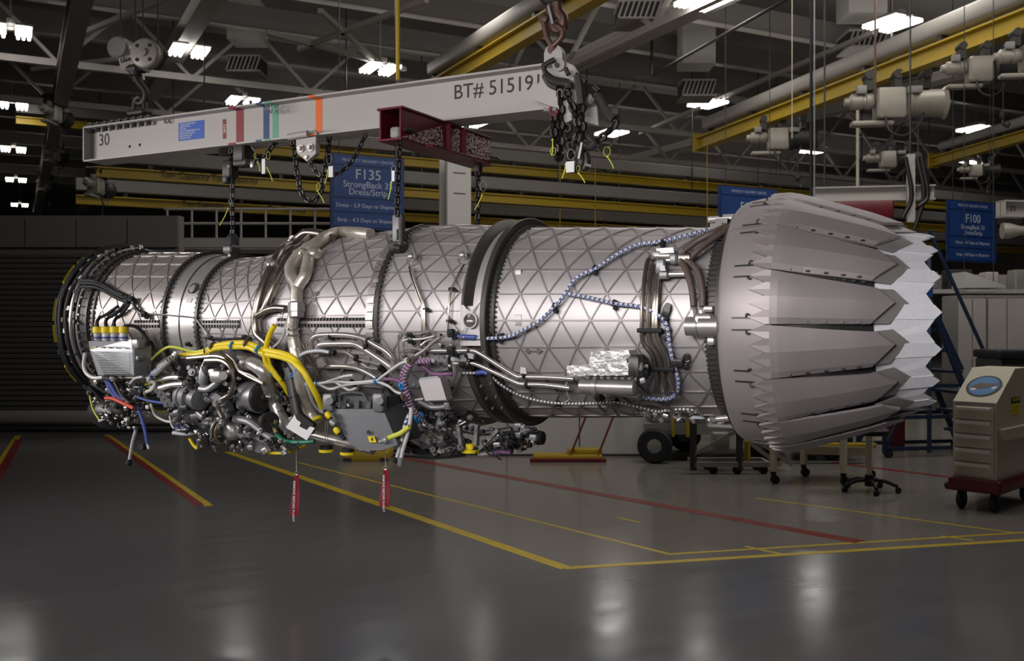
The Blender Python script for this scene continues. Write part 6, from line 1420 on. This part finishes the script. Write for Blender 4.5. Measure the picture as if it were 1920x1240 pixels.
# pulley block holding the left end of the beam
pb = ething('pulley_block', 'pulley block with a drilled sheave cover above the left beam end', 'pulley block')
o = MB().turn(T(277, 103, .0), (.38, -1, .0), [(0, .108), (.05, .108), (.055, .104), (.06, .098), (.062, .094), (.066, .03), (.08, .028), (.082, .012)], 40).build('sheave_cover', 'hoist_grey', pb)
dv = Vector((.38, -1, 0)).normalized(); ux_ = Vector((1, .38, 0)).normalized(); cc = T(277, 103, 0) + dv * .066
for sx, sz in ((-.5, .5), (.5, .5), (-.5, -.5), (.5, -.5)):
    p = cc + ux_ * .095 * sx + Vector((0, 0, .1 * sz)); MB().cyl(p - dv * .008, p + dv * .001, .014, n=14).build('hole', 'black_print', o)
MB().turn(T(277, 103, .0) - dv * .02, dv, [(0, .108), (.018, .112), (.02, .09)], 40).build('sheave_rim', 'hoist_dark', pb)
MB().turn(T(242, 100, .12), (.38, -1, 0), [(0, .07), (.02, .085), (.16, .085), (.18, .07)], 24).build('sheave', 'unit_plate', pb)
MB().prism([T(x, y, -.03) for x, y in ((222, 110), (252, 103), (262, 122), (262, 130), (232, 132), (226, 128))], (0, .1, 0)).build('side_cheek', 'hoist_grey', pb, 0)
o = MB().prism([T(x, y, -.034) for x, y in ((225, 110), (248, 104), (249, 112), (227, 118))], (0, .003, 0)).build('load_plate', 'black_print', pb, 0)
text('lettering', '2 TON', .032, 'sign_print', o, axes(T(228.5, 116.5, -.036), (1, 0, .18), (-.18, 0, 1)))
MB().bbox(T(256, 130, .0), (.13, .12, .05), .02).build('yoke', 'hoist_dark', pb); MB().turn(T(255, 134, 0), (0, 0, -1), [(0, .05), (.03, .045), (.04, .028), (.08, .028)], 14).build('swivel', 'hoist_dark', pb)
MB().tube([T(256, 145, 0), T(263, 158, 0), T(273, 172, 0), T(270, 190, 0), T(258, 193, 0), T(251, 182, 0)], .026, 10, 5, rf=lambda u: 1.2 - .6 * u).build('hook', 'hoist_dark', pb); MB().bar(T(268, 138, -.03), T(270, 150, -.03), .012, .01).build('latch', 'cast_grey', pb, 0)
MB().tube([T(252, 208, 0), T(253, 192, 0), T(262, 182, 0), T(270, 192, 0), T(272, 208, 0)], .02, 10, 5).build('shackle', 'hoist_dark', pb); MB().bbox(T(262, 212, 0), (.17, .1, .035), .01).build('saddle', 'hoist_dark', pb)
for px in (226, 254, 268, 296):
    p = T(px, 86, .02); MB().cyl(p, Vector((p.x, p.y, 5.5)), .005, n=6).build('wire_rope', 'hoist_dark', pb)

# inspection ties on the chains
def ziptie(ring_, a_, b_, t, label, tagp=None, m='yellow_green'):
    o = ething('zip_tie', label, 'zip tie', 'yellow inspection ties')
    MB().ring(T(ring_[0], ring_[1], t), (.4, 1, .1), ring_[2] * .72, .0018, 18, 5).build('loop', 'unit_silver' if len(ring_) > 3 else m, o)
    MB().tube([T(a_[0], a_[1], t - .02), T((a_[0] + b_[0]) / 2 + 1, (a_[1] + b_[1]) / 2, t - .025), T(b_[0], b_[1], t - .02)], .0032, 6, 3).build('tail', m, o)
    MB().bbox(T(a_[0], a_[1], t - .02), (.010, .010, .010), .002).build('head', m, o)
    if tagp: x, y, w, h = tagp; MB().bbox(T(x, y, t - .03), (w, .003, h), .0012).build('paper_tag', 'white_print', o, 0)
ziptie((432, 378, .03, 1), (428, 391), (412, 423), -.03, 'yellow tie on the leftmost load chain')
ziptie((503, 292, .035), (501, 315), (511, 340), -.04, 'yellow tie with a grey tag on the chain under the green stripe', (494, 312, .03, .1))
ziptie((478, 292, .02), (484, 305), (487, 322), -.04, 'short yellow tie on the small black chain hoist')
ziptie((597, 350, .03), (595, 358), (608, 381), -.05, 'yellow tie low on the looped chain')
ziptie((617, 298, .045, 1), (614, 320), (609, 346), -.05, 'yellow tie with a white tag near the blue sign', (620, 322, .036, .07))
ziptie((738, 318, .03, 1), (734, 342), (728, 374), rt0 + .03, 'yellow tie beside the chain at the near end of the crossbeam', (737, 330, .02, .06))
ziptie((906, 349, .045, 1), (904, 366), (890, 394), rt1 - .14, 'yellow tie with a silver ring on the far crossbeam chain')
ziptie((1037, 284, .03), (1036, 262), (1035, 292), -.19, 'long yellow tie on the leftmost chain of the bunch')
ziptie((1071, 290, .04, 1), (1061, 308), (1054, 335), -.17, 'yellow tie with a white tag on the hooks of the bunch', (1069, 313, .05, .06))
ziptie((1084, 316, .02), (1085, 325), (1097, 343), -.16, 'yellow tie below the hooks of the bunch')
ziptie((1138, 284, .035), (1139, 294), (1151, 316), -.08, 'yellow tie hanging from the lever arm chain')

# red streamers
def streamer(px, y0, y1, t, ytop, w0, w1, label, lean):
    o = ething('warning_streamer', label, 'streamer'); n = 12; vs = []
    A, Bp = T(px, y0, t), T(px + lean, y1, t); H = A.z - Bp.z
    for i in range(n + 1):
        u = i / n; w = w0 + (w1 - w0) * min(u * 1.6, 1); c = A.lerp(Bp, u)
        for j in range(5):
            x = (j / 4 - .5) * w; f = -.012 * math.cos((j / 4) * math.pi * 1.5) * u + .006 * math.sin(u * 5)
            vs.append(c + Vector((x, f, 0)))
    fs = [(i * 5 + j, i * 5 + j + 1, i * 5 + 6 + j, i * 5 + 5 + j) for i in range(n) for j in range(4)]
    m = len(vs); vs = vs + [v + Vector((0, .002, 0)) for v in vs]; fs += [tuple(m + k for k in reversed(f)) for f in fs]
    for i in range(n): fs += [(i * 5, i * 5 + 5, m + i * 5 + 5, m + i * 5), (i * 5 + 4, m + i * 5 + 4, m + i * 5 + 9, i * 5 + 9)]
    fs += [(n * 5 + j, n * 5 + j + 1, m + n * 5 + j + 1, m + n * 5 + j) for j in range(4)]
    rb = MB().add(vs, fs).build('ribbon', 'tag_red', o, 60)
    text('lettering', 'REMOVE BEFORE FLIGHT', H * .088, 'white_print', rb, axes(A.lerp(Bp, .14) + Vector((-.002, -.017, 0)), Bp - A, (1, 0, 0)), .0004, ay='CENTER')
    MB().ring(A + Vector((0, 0, .008)), (0, 1, 0), .011, .0025, 14, 5).build('grommet', 'steel', o)
    MB().cyl(A + Vector((0, 0, .015)), T(px - 1, ytop, t), .0016, n=5).build('cord', 'white_cable', o)
streamer(556, 890, 969, -.45, 828, .03, .062, 'red warning streamer hanging below the white cover plate', -2)
streamer(723, 880, 951, -.50, 826, .03, .062, 'red warning streamer hanging below the dark electronics box', 0)
